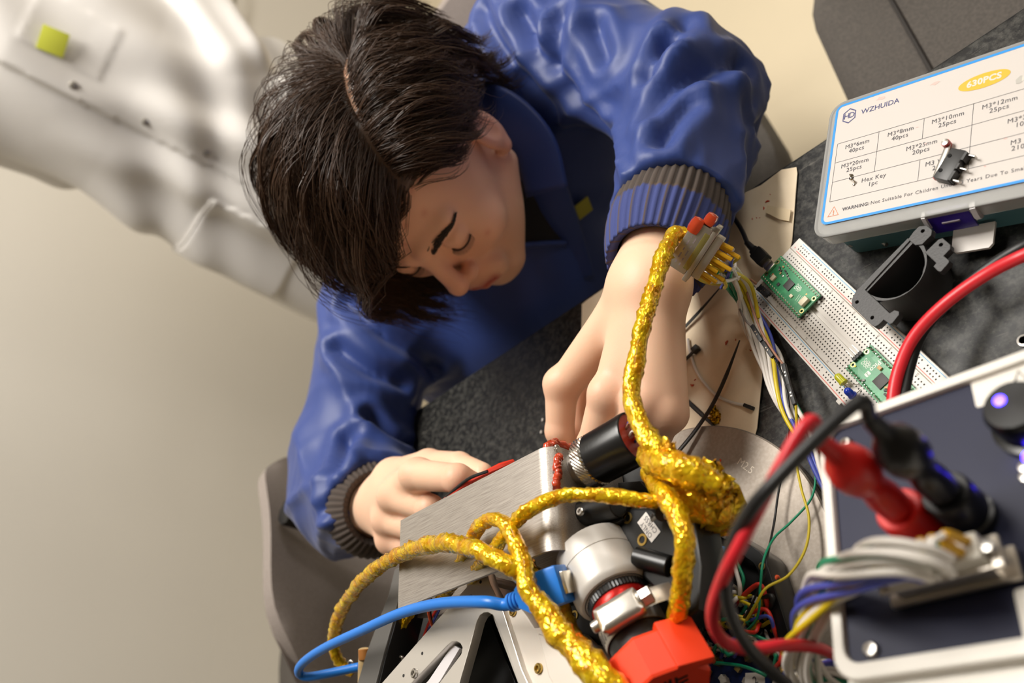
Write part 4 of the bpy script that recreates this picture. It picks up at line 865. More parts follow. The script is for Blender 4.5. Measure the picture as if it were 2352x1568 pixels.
# trousers and shoes under the bench
def trou(p):
    d = None
    for (h_, k_, a_) in ((PEL + [-95, -20, -10], np.array([-640., 600., -225.]), np.array([-650., 640., -660.])), (PEL + [95, -30, -10], np.array([-430., 610., -225.]), np.array([-420., 660., -660.]))):
        e = smin(sd_cone(p, h_, k_, 86, 66), sd_cone(p, k_, a_, 64, 50), 15); d = e if d is None else smin(d, e, 30)
    return d
v, f = mesh_sdf(trou, (-800, 480, -730), (-330, 1120, -120), 9); link('trousers', np_mesh('trousers', W2(v), f), mat('trousers_dark', (32, 34, 42), .85), man, ang=180)
for ax_ in (-655, -418):
    v, f = mesh_sdf(lambda p: smax(smin(sd_cone(p, (ax_, 680, -695), (ax_, 560, -712), 46, 36), sd_cone(p, (ax_, 665, -640), (ax_, 665, -690), 44, 46), 12), -(p[:, 2] + 738), 3), (ax_ - 70, 480, -745), (ax_ + 70, 760, -580), 6); link('shoe', np_mesh('shoe', W2(v), f), mat('shoe_black', (24, 24, 25), .5), man, ang=180)
# ================================================================== person in the white lab coat, standing behind
def coat_person():
    global HP, HM, NB
    pc = np.array([-1285., 1330.]); fw = unit([.695, -.72, 0]); lf = np.array([-fw[1], fw[0], 0]); bk = -fw
    M = np.stack([lf, bk, [0, 0, 1.]], 1)
    g2l = lambda p: (p - np.array([pc[0], pc[1], -740.])) @ M
    l2g = lambda q: np.asarray(q, float) @ M.T + np.array([pc[0], pc[1], -740.])
    def coat(p):
        q = g2l(p); x, y, z = q.T
        rx = np.interp(z, [480, 800, 1050, 1250, 1400], [262, 240, 205, 195, 165]); ry = np.interp(z, [480, 800, 1050, 1250, 1400], [175, 155, 135, 125, 95])
        fo = 20 * np.clip((1150 - z) / 500, 0, 1) * np.clip(-y / 120, 0, 1) * np.sin(np.arctan2(y, x) * 9 + z * .003 + 1.2 * np.sin(z * .006)) + 9 * np.sin(x * .030 - z * .03 + 1.5 * np.sin(z * .011)) * np.clip((z - 700) / 200, 0, 1)
        k = np.hypot(x / (rx + fo), y / (ry + fo)); d = (k - 1) * np.minimum(rx, ry) * .85
        d = np.where((x > -40) & (y < 0), d - 9, d)                                    # front overlap
        d = np.where((x > -235) & (x < -95) & (z < 850) & (z > 640) & (y < 0), d - 6, d)     # patch pocket
        d = np.where((x > 10) & (x < 110) & (z < 1245) & (z > 1105) & (y < 0), d - 2, d)     # breast pocket
        d = np.maximum(np.maximum(d, 500 - z), z - 1440)
        d = smin(d, sd_cone(q, (150, 0, 1390), (-150, 0, 1390), 66, 66), 40)
        fa = lambda a, b, s: 6 * np.sin((q - a) @ unit(np.subtract(b, a)) * .06 + 2 * np.sin(x * .03 + s))
        d = smin(d, smin(sd_cone(q, (178, 0, 1370), (272, 50, 1085), 72, 62), sd_cone(q, (272, 50, 1085), (175, -90, 905), 60, 52), 25) - fa((178, 0, 1370), (272, 50, 1085), 0), 22)
        d = smin(d, smin(sd_cone(q, (-170, 0, 1370), (-160, 90, 1090), 68, 58), sd_cone(q, (-160, 90, 1090), (-60, 140, 930), 56, 46), 25), 22)
        return d
    t = empty('person', Vector((pc[0] / 1000, pc[1] / 1000, 0)), 'person in a white snap-front lab coat with lime tag standing behind the seated man', 'person')
    lo = np.array([pc[0] - 460, pc[1] - 460, -260]); hi = np.array([pc[0] + 460, pc[1] + 460, 790])
    v, f = mesh_sdf(coat, lo, hi, 6.0); M_coat = mat('coat_white', (214, 210, 205), .6, bump=(700, .08, .0006), sheen=.2, spec=.4)
    link('lab_coat', np_mesh('lab_coat', W2(v), f), M_coat, t, ang=180)
    def front(x, z, off):
        y = -320.0
        for _ in range(60):
            s = coat(l2g(np.array([[x, y, z]])))[0] - off
            if s < .3 or y > 120: break
            y += min(s, 40) * .8
        return l2g(np.array([x, y, z]))
    for z in (1290, 1140, 1012, 896, 780, 660):
        b = MB(); b.lathe([(.0075, 0), (.0075, .0015), (.0050, .0028), (.0015, .003)], Vector(W2(front(-18, z, 0))), Vector(fw), 14); b.build('snap_button', mat('snap_metal', (176, 170, 160), .35, .8), t)
    P = front(34, 1195, 9); b = MB(); b.box((0, 0, 0), (.042, .042, .0025), bev=.0006); me = b.mesh('tag'); me.transform(frame(Vector(W2(P)), Vector(lf + np.array([0, 0, .12])), Vector(fw))); o = link('tag', me, mat('tag_bright', (196, 200, 66), .6), t); o['label'] = 'lime yellow square tag'
    b = MB(); b.tube([Vector(W2(front(x, 851, 2))) for x in np.linspace(-97, -222, 12)], .003, 6); b.build('pocket_hem', M_coat, t)
    # head, neck, legs
    s = (HP, HM, NB); HP = l2g(np.array([0, -15, 1640])); HM = M.copy(); NB = l2g(np.array([0, 20, 1440]))
    v, f = mesh_sdf(head_sdf, HP - 170, HP + 150, 5.0)
    v2, f2 = mesh_sdf(lambda p: sd_cone(g2l(p), (0, 0, 1380), (0, 0, 950), 90, 110), lo, hi, 14)
    def hands(p): q = g2l(p); return np.minimum(sd_cone(q, (150, -40, 905), (120, -40, 840), 30, 32), sd_cone(q, (-60, 60, 930), (-40, 60, 880), 30, 32))
    v3, f3 = mesh_sdf(hands, lo, hi, 6)
    link('body', np_mesh('body', W2(np.concatenate([v, v2, v3])), np.concatenate([f, f2 + len(v), f3 + len(v) + len(v2)]), np.tile(SK, (len(v) + len(v2) + len(v3), 1))), M_skin, t, ang=180)
    v, f = mesh_sdf(cap_sdf, HP - 150, HP + 150, 5.0); link('hair', np_mesh('hair', W2(v), f), M_hair, t, ang=180); HP, HM, NB = s
    def legs(p):
        q = g2l(p); return np.minimum(sd_cone(q, (-85, 0, 860), (-95, 0, 60), 88, 58), sd_cone(q, (85, 0, 860), (95, 0, 60), 88, 58))
    v, f = mesh_sdf(legs, np.array([pc[0] - 300, pc[1] - 300, -745]), np.array([pc[0] + 300, pc[1] + 300, 240]), 12); link('trousers', np_mesh('trousers', W2(v), f), MATS['trousers_dark'], t, ang=180)
    for sx in (-95, 95):
        def shoe(p): q = g2l(p); return smax(sd_cone(q, (sx, 40, 45), (sx, -150, 30), 48, 38), 2 - q[:, 2], 3)
        v, f = mesh_sdf(shoe, np.array([pc[0] - 300, pc[1] - 300, -745]), np.array([pc[0] + 300, pc[1] + 300, -600]), 8); link('shoe', np_mesh('shoe', W2(v), f), MATS['shoe_black'], t, ang=180)
coat_person()
# ================================================================== clutter on the bench
def PV(l): return [V(*q) for q in l]
M_zip = mat('zip_tie_black', (24, 23, 22), .45); M_kap = None
def kapton():
    m = bpy.data.materials.new('kapton_tape'); m.use_nodes = True; nt = m.node_tree; b = nt.nodes['Principled BSDF']; MATS['kapton_tape'] = m
    tc = nt.nodes.new('ShaderNodeTexCoord'); n = nt.nodes.new('ShaderNodeTexNoise'); n.inputs['Scale'].default_value = 150; n.inputs['Detail'].default_value = 3; nt.links.new(tc.outputs['Object'], n.inputs[0])
    r = nt.nodes.new('ShaderNodeValToRGB'); r.color_ramp.elements[0].position = .33; r.color_ramp.elements[1].position = .66
    r.color_ramp.elements[0].color = lin((222, 150, 6)); r.color_ramp.elements[1].color = lin((250, 214, 30)); nt.links.new(n.outputs[0], r.inputs[0]); nt.links.new(r.outputs[0], b.inputs['Base Color'])
    vo = nt.nodes.new('ShaderNodeTexVoronoi'); vo.feature = 'DISTANCE_TO_EDGE'; vo.inputs['Scale'].default_value = 260; nt.links.new(tc.outputs['Object'], vo.inputs[0])
    bp = nt.nodes.new('ShaderNodeBump'); bp.inputs['Strength'].default_value = .6; bp.inputs['Distance'].default_value = .0016; nt.links.new(vo.outputs[0], bp.inputs['Height']); nt.links.new(bp.outputs[0], b.inputs['Normal'])
    b.inputs['Metallic'].default_value = .55; b.inputs['Roughness'].default_value = .15; b.inputs['Coat Weight'].default_value = .25; b.inputs['Coat Roughness'].default_value = .1
    return m
M_kap = kapton()
def crinkle(path, rad, seed, name='kapton_sleeve', parent=None, amp=.12, n=10, seg=13):
    """foil-taped tube: path list of (px, py, z), rad mm (scalar or list)"""
    r_ = np.random.default_rng(seed); P = PV(path); rr = [rad] * len(P) if np.isscalar(rad) else rad
    Q, R = spline(P, n, [x / 1000 for x in rr]); Q = np.array(Q); R = np.array(R); N = len(Q)
    T = np.gradient(Q, axis=0); T /= np.linalg.norm(T, axis=1, keepdims=True); L = np.r_[0, np.cumsum(np.linalg.norm(np.diff(Q, axis=0), axis=1))]
    m = max(8, int(L[-1] / .0024)); s = np.linspace(0, L[-1], m); Q = np.stack([np.interp(s, L, Q[:, i]) for i in range(3)], 1); R = np.interp(s, L, R)
    T = np.gradient(Q, axis=0); T /= np.linalg.norm(T, axis=1, keepdims=True); u = np.cross(T[0], [.2, .1, 1]); vs = []
    a = np.arange(seg) * 2 * np.pi / seg; coarse = r_.normal(size=(m // 4 + 3, seg // 3 + 1))
    ci = np.arange(m) / 4; c0 = ci.astype(int); cf = (ci - c0)[:, None]; aj = np.arange(seg) / 3; a0_ = aj.astype(int); af = aj - a0_
    cc = coarse[:, list(range(coarse.shape[1] - 1)) + [0]]
    row = cc[c0] * (1 - cf) + cc[c0 + 1] * cf; nb = cc.shape[1] - 1
    low = row[:, a0_ % nb] * (1 - af) + row[:, (a0_ + 1) % nb] * af
    jit = low * amp + r_.normal(size=(m, seg)) * amp * .72
    for i in range(m):
        u = u - T[i] * (u @ T[i]); u /= np.linalg.norm(u); w_ = np.cross(T[i], u)
        vs.append(Q[i] + (R[i] * (1 + jit[i]))[:, None] * (np.cos(a)[:, None] * u + np.sin(a)[:, None] * w_))
    vs = np.concatenate(vs); f = np.array([(i * seg + j, i * seg + (j + 1) % seg, (i + 1) * seg + (j + 1) % seg, (i + 1) * seg + j) for i in range(m - 1) for j in range(seg)])
    tri = np.concatenate([f[:, [0, 1, 2]], f[:, [0, 2, 3]]]); me = np_mesh(name, vs, tri); return link(name, me, M_kap, parent, smooth=False)
def crumple(pts, name, parent, seed, m=None, sub=3, amp=.0016):
    """crumpled sheet through a small grid of (px,py,z) rows"""
    r_ = np.random.default_rng(seed); rows = [[np.array(V(*q)) for q in row] for row in pts]; A = np.array(rows); k = 2 ** sub
    def up(A):
        n, c, _ = A.shape; ti = np.linspace(0, n - 1, (n - 1) * k + 1); i0 = np.minimum(ti.astype(int), n - 2); fr = (ti - i0)[:, None, None]; B = A[i0] * (1 - fr) + A[i0 + 1] * fr
        tj = np.linspace(0, c - 1, (c - 1) * k + 1); j0 = np.minimum(tj.astype(int), c - 2); fj = (tj - j0)[None, :, None]; return B[:, j0] * (1 - fj) + B[:, j0 + 1] * fj
    B = up(A); B += r_.normal(size=B.shape) * amp * .7; n, c, _ = B.shape
    f = [t for i in range(n - 1) for j in range(c - 1) for t in (((i * c + j, i * c + j + 1, (i + 1) * c + j + 1), (i * c + j, (i + 1) * c + j + 1, (i + 1) * c + j)) if (i + j) % 2 else ((i * c + j, i * c + j + 1, (i + 1) * c + j), (i * c + j + 1, (i + 1) * c + j + 1, (i + 1) * c + j)))]
    me = np_mesh(name, B.reshape(-1, 3), np.array(f)); me.update(); nv = np.zeros(len(me.vertices) * 3); me.vertices.foreach_get('normal', nv); v0 = B.reshape(-1, 3); F2 = np.array(f); v1 = v0 - nv.reshape(-1, 3) * .0002; me = np_mesh(name, np.concatenate([v0, v1]), np.concatenate([F2, F2[:, ::-1] + len(v0)]))
    return link(name, me, m or M_kap, parent, smooth=False)
def ziptie(path, label, head=None, w_=.0017):
    t = empty('zip_tie', V(*path[len(path) // 2]), label, 'zip tie')
    r = [w_ * .35] + [w_] * (len(path) - 1); b = MB(); b.tube(PV(path), r, 8, 8, flat=.38, up=(0, 0, 1)); b.build('strap', M_zip, t)
    if head:
        a, c = V(*path[-2]), V(*path[-1]); d = (c - a).normalized(); b = MB(); b.box((0, 0, 0), (.0058, .0052, .0044), bev=.0007); me = b.mesh('head'); me.transform(frame(c, d, (0, 0, 1))); link('head', me, M_zip, t)
    return t
ziptie([(1656, 658, 10), (1600, 722, 6), (1540, 785, 4), (1500, 828, 3)], 'black zip tie whose pointed tail sticks out beside the wrist')
ziptie([(1500, 895, 3), (1545, 855, 4), (1575, 825, 4), (1598, 802, 5)], 'black zip tie with its square head lying on the kraft paper', True)
ziptie([(1656, 993, 3), (1610, 950, 3), (1548, 893, 3), (1510, 860, 3)], 'black zip tie pointing away from the knuckles under another tie')
ziptie([(1699, 781, 16), (1668, 862, 13), (1636, 930, 11), (1596, 990, 12), (1553, 1043, 15)], 'long black zip tie arching over the kraft paper and plate edge', True, .0019)
M_wwhite = mat('wire_white', (222, 216, 208), .45)
jw = empty('jumper_lead', V(1640, 900, 2), 'white jumper lead with black end lying on the kraft paper', 'wire')
b = MB(); b.tube(PV([(1580, 778, 4), (1587, 815, 3), (1604, 860, 3), (1640, 903, 3), (1678, 923, 3), (1708, 930, 4)]), .0011, 8, 8); b.build('wire', M_wwhite, jw)
b = MB(); b.box((0, 0, 0), (.0085, .0026, .0026), bev=.0003); me = b.mesh('connector'); me.transform(frame(V(1720, 934, 4), V(1735, 940, 4) - V(1706, 929, 4), (0, 0, 1))); link('connector', me, M_hdr, jw)
tag(crumple([[(1630, 940, 1.5), (1640, 935, 4), (1650, 945, 2)], [(1632, 960, 3), (1643, 952, 5), (1655, 962, 2)], [(1636, 972, 1.5), (1645, 970, 3), (1652, 972, 1.5)]], 'tape_scrap', None, 4), 'crumpled scrap of golden tape on the kraft paper', 'scrap')
b = MB(); b.box((0, 0, 0), (.0030, .0018, .0008), bev=.0002); me = b.mesh('metal_clip'); me.transform(frame(V(1710, 745, 1.6), (1, .6, 0), (0, .2, 1))); tag(link('metal_clip', me, M_tin), 'tiny shiny metal clip beside the wire bundle', 'clip')
M_sil = mat('red_silicone', (190, 66, 34), .22, coat=.4, bump=(120, .3, .001))
CR = [(1668, 787, 1.6), (1690, 780, .7), (1724, 805, 1.0), (1714, 802, .5), (1590, 885, 1.5), (1596, 872, .8), (1755, 478, 1.2), (1763, 462, 1.6), (1770, 447, .9), (1738, 500, .7), (1728, 503, .8), (1720, 478, .6), (1745, 500, .6), (1655, 1056, 1.0)]
for i, (x, y, r) in enumerate(CR):
    z = 8.2 if i == len(CR) - 1 else 1.6; c = V(x, y, z + r * .3); b = MB(); a = random.uniform(0, 6)
    b.tube([c - Vector((math.cos(a), math.sin(a), 0)) * r * .0013, c, c + Vector((math.cos(a + .7), math.sin(a + .7), .2)) * r * .0012], [r * .0003, r * .0006, r * .0002], 7, 3)
    tag(b.build('silicone_crumb', M_sil), 'red silicone crumb on the kraft paper' if i < len(CR) - 1 else 'red silicone crumb on the round metal plate', 'crumb', 'red silicone crumbs on the paper' if i < len(CR) - 1 else None)
for (x, y) in ((1246, 964), (1243, 992)):
    b = MB(); b.lathe([(.0004, -.0016), (.0010, -.0012), (.0010, .0012), (.0004, .0016)], V(x, y, 1.1), (.3, 1, 0), 8); tag(b.build('wire_trimming', M_wwhite), 'tiny white plastic trimming on the black bench top by the index finger', 'scrap', 'white trimmings on the bench')
# ---- black printed bracket
M_prt = mat('printed_black', (50, 49, 49), .5, bump=(900, .25, .0006, (1, 1, 30))); ZB = 34
kb = empty('printed_bracket', V(2070, 690, 0), 'black 3d printed cup bracket with drilled lugs standing by the breadboard', 'bracket')
k7 = lambda x, y, z=ZB: V(1950 + x * .1594, 530 + y * .1594, z)
lobeL = [(110, 860), (45, 990), (45, 1075), (330, 1352), (375, 1375), (430, 1345), (500, 1272), (590, 1338), (622, 1325), (716, 1205), (712, 1165), (655, 1148), (585, 1192), (225, 850), (870, 140), (850, 110)]
lobeR = [(1105, 310), (1290, 130), (1345, 110), (1455, 205), (1452, 262), (1355, 362), (1437, 432), (1430, 462), (1322, 580), (1288, 575), (1225, 512), (1265, 462)]
F0 = Matrix.Translation((0, 0, TZ + ZB / 1000))
def lug(poly, holes, name):
    sp = [[tuple(k7(*q)[:2]) for q in poly]]
    for (x, y) in holes: c = k7(x, y); sp.append(circ(c.x, c.y, .0014, 14))
    me = curve_mesh(sp, .0022, .0003); me.transform(Matrix.Translation((0, 0, TZ + (ZB - 2.4) / 1000))); return link(name, me, M_prt, kb, ang=30)
lug(lobeL, [(115, 1025), (335, 1250)], 'lug'); lug(lobeR, [(1325, 200)], 'lug')
lug([(860, 120), (930, 20), (1010, -60), (1120, -70), (1190, -10), (1180, 60), (1050, 190), (960, 200)], [(1062, 2)], 'lug')
A_, B_ = k7(225, 855), k7(905, 130); mid = (A_ + B_) / 2; ch = (B_ - A_); hw = ch.length / 2; ch.normalize(); nn = Vector((ch.y, -ch.x, 0)); nn = nn if nn.dot(k7(1100, 950) - mid) > 0 else -nn
def dsh(r, off, n=24): return [tuple((mid + ch * (r * math.cos(a)) + nn * (r * math.sin(a) * 1.12 + off))[:2]) for a in np.linspace(0, math.pi, n)]
me = curve_mesh([dsh(hw + .003, -.0015), dsh(hw, .0015)], .0165); me.transform(Matrix.Translation((0, 0, TZ + .0166))); link('cup', me, M_prt, kb, ang=30)
me = curve_mesh([dsh(hw + .002, 0)], .0012); me.transform(Matrix.Translation((0, 0, TZ + .0014))); link('cup_floor', me, M_prt, kb, ang=30)
for t in (.32, .62):
    a = math.pi * t; p = mid + ch * (hw * .985 * math.cos(a)) + nn * (hw * .985 * math.sin(a) * 1.12 + .0015); b = MB(); b.box((0, 0, 0), (.004, .0016, .028), bev=.0002); me = b.mesh('rib'); me.transform(frame(p + Vector((0, 0, -.016)), (-math.sin(a) * ch.x + math.cos(a) * nn.x, -math.sin(a) * ch.y + math.cos(a) * nn.y, 0), (0, 0, 1))); link('rib', me, M_prt, kb)
# ---- thick red and black leads behind the instrument
M_red = mat('lead_red', (206, 32, 44), .38); M_blk = mat('lead_black', (24, 24, 25), .45)
b = MB(); b.tube(PV([(2980, 430, 4), (2760, 472, 5), (2620, 506, 14), (2500, 536, 32), (2425, 560, 42), (2352, 586, 46), (2262, 632, 42), (2170, 698, 40), (2100, 772, 42), (2064, 850, 44), (2050, 925, 44), (2048, 1010, 40)]), .0034, 14, 8); tag(b.build('power_lead', M_red), 'thick red power lead curving over the breadboard behind the instrument', 'cable')
b = MB(); b.tube(PV([(2980, 400, 4), (2760, 446, 4), (2620, 482, 6), (2500, 514, 14), (2425, 540, 20), (2352, 565, 26), (2270, 615, 24), (2190, 682, 24), (2120, 760, 32), (2088, 845, 38), (2074, 925, 40), (2070, 1010, 36)]), .0032, 14, 8); tag(b.build('power_lead', M_blk), 'thick black power lead curving over the breadboard behind the instrument', 'cable')
b = MB(); b.lathe([(.0035, 0), (.0035, .0008), (.0024, .0010), (.0024, 0)], V(2352, 782, 1), (0, 0, 1), 16); tag(b.build('washer', M_steel), 'small steel washer on the black bench top', 'washer')
# ---- d-sub wire loom
WC = {'w': M_wwhite, 'b': mat('wire_blue', (66, 78, 168), .42), 'g': mat('wire_green', (12, 138, 100), .42), 'y': mat('wire_yellow', (206, 182, 24), .42), 'r': mat('wire_red', (206, 44, 28), .42), 'k': mat('wire_black', (22, 22, 23), .42), 'n': mat('wire_brown', (150, 104, 82), .5), 's': mat('wire_grey', (140, 132, 130), .5), 'o': mat('wire_orange', (226, 88, 40), .42)}
M_hood = mat('dsub_metal', (206, 198, 186), .28, .85); M_gold = mat('dsub_gold', (196, 184, 110), .25, .9); M_shr = mat('heat_shrink_yellow', (214, 162, 20), .5)
loom = empty('wire_loom', V(1780, 860, 5), 'braided loom of white, blue, green and yellow wires with d-sub plugs', 'wire loom')
LP = [(1648, 612, 88), (1682, 648, 46), (1712, 700, 20), (1738, 760, 13), (1768, 822, 12), (1790, 885, 12), (1815, 945, 12), (1850, 1000, 12), (1885, 1055, 11)]
LQ = [np.array(p) for p in (V(*q) for q in LP)] + [np.array(mm(*q)) for q in ((-205, 165, 11), (-207, 120, 12), (-206, 92, 30))] + [np.array(V(*q)) for q in ((1898, 1545, 66), (1862, 1555, 84), (1836, 1500, 104), (1848, 1425, 126), (1898, 1350, 152), (1968, 1303, 176), (2040, 1282, 184), (2100, 1286, 182), (2150, 1300, 174))]
CQ = spline(LQ, 14); N = len(CQ); T = np.gradient(CQ, axis=0); T /= np.linalg.norm(T, axis=1, keepdims=True); L = np.r_[0, np.cumsum(np.linalg.norm(np.diff(CQ, axis=0), axis=1))]
cols = 'wwwwggwwwwbbyyww'; nw = len(cols)
u = np.cross(T[0], [0, 0, 1.]); Ub = []
for i in range(N): u = u - T[i] * (u @ T[i]); u /= np.linalg.norm(u); Ub.append(u.copy())
Ub = np.array(Ub); Wb = np.cross(T, Ub)
for j, cname in enumerate(cols):
    ph = j * 2 * math.pi / nw; ring = .0062 if j % 4 else .0026; a = ph + L * 26 + .5 * np.sin(L * 30 + j)
    fl = np.interp(L, [0, .03, L[-1] - .05, L[-1]], [1.2, 1.0, 1.0, 1.0]); rr = ring * (1 + .25 * np.sin(L * 37 + j * 1.7)) * fl
    zz = np.where(CQ[:, 2] < TZ + .03, .75, 1.0)
    P = CQ + (rr * np.cos(a))[:, None] * Ub + (rr * np.sin(a) * zz)[:, None] * Wb; P[:, 2] = np.maximum(P[:, 2], TZ + .0016)
    b = MB(); b.tube(P[::2], .00145, 8); b.build('wire', WC[cname], loom, ang=180)
# plug at the satellite end
dc = V(1598, 572, 112); lxa = (V(1634, 518, 116) - V(1562, 628, 110)).normalized(); oxa = (V(1640, 606, 100) - V(1586, 560, 114)); FD = frame(dc, lxa, (lxa.cross(oxa)).normalized())
if (FD.to_3x3() @ Vector((0, 0, 1))).dot(Vector((0, 0, 1))) < 0: FD = frame(dc, lxa, -(lxa.cross(oxa)).normalized())
sy = 1 if (FD.to_3x3() @ Vector((0, 1, 0))).dot(oxa) > 0 else -1
def dl(b, name, m, par, smooth=True): me = b.mesh(name); me.transform(FD); return link(name, me, m, par, smooth=smooth)
b = MB(); b.box((0, sy * -.0035, 0), (.033, .013, .011), bev=.0008); dl(b, 'plug_hood', M_hood, loom)
b = MB(); b.box((0, sy * .0048, -.0005), (.0395, .0034, .0125), bev=.0006); dl(b, 'plug_flange', M_hood, loom)
b = MB(); b.box((0, sy * .0022, .0046), (.026, .0050, .0022), bev=.0006); dl(b, 'plug_shell', M_gold, loom)
b = MB(); b.box((0, sy * .0092, -.0005), (.030, .0054, .0100), bev=.0008); dl(b, 'plug_back', M_hood, loom)
b = MB(); b.box((.0205, sy * -.0022, .0008), (.008, .0075, .0090), bev=.0026); dl(b, 'silicone_blob', M_sil, loom)
b = MB(); b.box((.0130, sy * -.0075, .0030), (.011, .009, .0085), bev=.0036); dl(b, 'silicone_blob', M_sil, loom)
b = MB(); b.lathe([(.0016, 0), (.0016, .0012), (.0008, .0014)], (.0178, sy * .0034, .0055), (0, 0, 1), 12); dl(b, 'jack_screw', M_steel, loom)
for k_ in range(14):
    b = MB(); b.box((-.012 + (k_ % 7) * .0030 + .0006 * (k_ % 3), sy * (-.0030 - .0030 * (k_ // 7)), .00553), (.0018, .0009, .00006)); dl(b, 'worn_print', mat('ink_smudged', (134, 120, 120), .6), loom, False)
for j in range(10):
    xx = -.0125 + j * .0027; p0 = FD @ Vector((xx, sy * .011, -.001 + .003 * (j % 2))); p2 = Vector(CQ[6]) + Vector(Ub[6]) * (.010 * math.cos(j * 1.3)) + Vector(Wb[6]) * (.010 * math.sin(j * 1.3)); p1 = FD @ Vector((xx * 1.05, sy * (.019 + .003 * (j % 3)), -.002 + .003 * (j % 2)))
    b = MB(); b.tube([p0, p0.lerp(p1, .5), p1], .0014, 8, 3); b.build('heat_shrink', M_shr, loom)
    b = MB(); b.tube([p1, p1.lerp(p2, .5) + Vector((0, 0, -.002)), p2], .0012, 7, 5); b.build('wire', WC['wwygbwwbyw'[j]], loom)
# two stray yellow wires out of the plug
for pts in ([(1618, 605, 104), (1640, 618, 92), (1690, 628, 70), (1722, 650, 40), (1735, 690, 22), (1742, 730, 16)], [(1590, 615, 104), (1606, 640, 92), (1632, 650, 60), (1658, 655, 30), (1690, 680, 16), (1720, 720, 12)]):
    b = MB(); b.tube(PV(pts), .00135, 8, 8); b.build('wire', WC['y'], loom)
# ---- jumper wires with black crimp housings
def dupont(a, c, par, n=1):
    d = (c - a); b = MB(); b.box((d.length / 2, 0, 0), (d.length, .0026, .0026), bev=.0002); me = b.mesh('crimp_housing'); me.transform(frame(a, d, (0, 0, 1))); o = link('crimp_housing', me, M_hdr, par)
    for t in (.42, .58):
        b = MB(); b.box((d.length * t, 0, .00128), (.0010, .0010, .0002)); me = b.mesh('crimp'); me.transform(frame(a, d, (0, 0, 1))); link('crimp', me, M_tin, par)
    return o
def lead(label, segs, name='jumper_lead'):
    t = empty(name, segs[0][1][0] if isinstance(segs[0][1][0], Vector) else V(*segs[0][1][0]), label, 'wire')
    for (kind, pts) in segs:
        if kind == 'D': dupont(V(*pts[0]), V(*pts[1]), t)
        else:
            b = MB(); b.tube(PV(pts), .00075 if kind.isupper() else .00085, 7, 10); b.build('wire', WC[kind.lower()], t, ang=180)
    return t
lead('brown jumper lead joined to a yellow wire that runs down into the satellite', [('D', [(1768, 676, 15), (1738, 652, 21)]), ('n', [(1738, 652, 21), (1722, 642, 26), (1712, 652, 29), (1722, 690, 28), (1748, 760, 27), (1782, 815, 27), (1802, 840, 27)]), ('D', [(1800, 836, 27), (1812, 884, 27)]), ('D', [(1812, 884, 27), (1828, 930, 26)]), ('y', [(1828, 930, 26), (1830, 985, 22), (1828, 1050, 18), (1840, 1120, 16), (1858, 1190, 16), (1850, 1260, 20), (1812, 1320, 28), (1760, 1350, 38), (1735, 1390, 38), (1700, 1450, 26)])])
lead('grey jumper lead joined to a thin black wire crossing the round plate', [('D', [(1762, 680, 15), (1733, 658, 20)]), ('s', [(1733, 658, 20), (1710, 650, 24), (1694, 662, 26), (1696, 700, 26), (1712, 735, 27), (1729, 750, 27)]), ('D', [(1728, 748, 27), (1752, 785, 26)]), ('D', [(1752, 785, 26), (1779, 822, 24)]), ('K', [(1779, 822, 24), (1800, 868, 20), (1812, 930, 17), (1810, 1000, 16), (1803, 1060, 16), (1788, 1130, 16), (1778, 1200, 18), (1762, 1280, 36), (1755, 1320, 38), (1720, 1400, 34), (1690, 1440, 24)])])
lead('thin green wire crossing the round plate down into the satellite', [('G', [(1835, 960, 20), (1850, 1010, 18), (1868, 1070, 15), (1873, 1105, 15), (1860, 1150, 15), (1815, 1200, 18), (1778, 1235, 26), (1754, 1285, 40), (1746, 1350, 40), (1738, 1420, 34), (1690, 1470, 24)])])
# ================================================================== satellite model on its round plate
M_alu = mat('brushed_aluminium', (216, 211, 204), .36, .65, bump=(90, .10, .0004, (1, 60, 60, (0, 0, .5))))
M_sheet = mat('sheet_aluminium', (178, 171, 163), .40, .7, bump=(70, .16, .0005, (1, 1, 90)), var=(60, (150, 143, 136), .4, .65, (1, 30, 30)))
M_disc = mat('cast_plate', (150, 140, 129), .45, .45, var=(420, (160, 150, 139), .4, .65), bump=(420, .06, .0004))
M_sat = mat('black_satin', (17, 17, 17), .34); M_brass = mat('brass', (200, 170, 96), .28, 1.0); M_nyl = mat('white_nylon', (226, 216, 204), .45, sss=.05)
b = MB(); dcx, dcy = -.337, .178
b.lathe([(.109, 0), (.112, .001), (.112, .0072), (.111, .0082), (.0001, .0082)], (dcx, dcy, TZ), (0, 0, 1), 96); disc = empty('round_plate', (dcx, dcy, TZ), 'round grey metal base plate with stamped letters under the satellite', 'plate'); b.build('plate', M_disc, disc, ang=30)
for (x, y) in ((1892, 1305), (1740, 1085)):
    c = V(x, y, 8.2); b = MB(); b.lathe([(.0046, 0), (.0046, .0004), (.0030, .0014), (.0003, .0016)], c, (0, 0, 1), 20); s_ = b.build('plate_screw', M_brass, disc) if x > 1800 else None
    if x > 1800:
        for r in (.3, .3 + math.pi / 2): b = MB(); b.box((0, 0, 0), (.0042, .0009, .0005)); me = b.mesh('screw_slot'); me.transform(Matrix.Translation(c + Vector((0, 0, .0015))) @ Matrix.Rotation(r, 4, 'Z')); link('screw_slot', me, mat('slot_dark', (60, 48, 28), .6), s_)
for (tx, x, y, sz) in (('M2.5', 1712, 1070, .0075),):
    me = text_mesh(tx, sz, .00002, 'CENTER'); me.transform(Matrix.Translation(V(x, y, 8.26)) @ Matrix.Rotation(-.9, 4, 'Z')); link('stamping', me, mat('stamp_pale', (206, 196, 182), .4, .6), disc, smooth=False)
sat = empty('satellite_model', (dcx, dcy, TZ + .0085), 'small satellite model of aluminium plates, black brackets and gold taped harnesses', 'satellite')
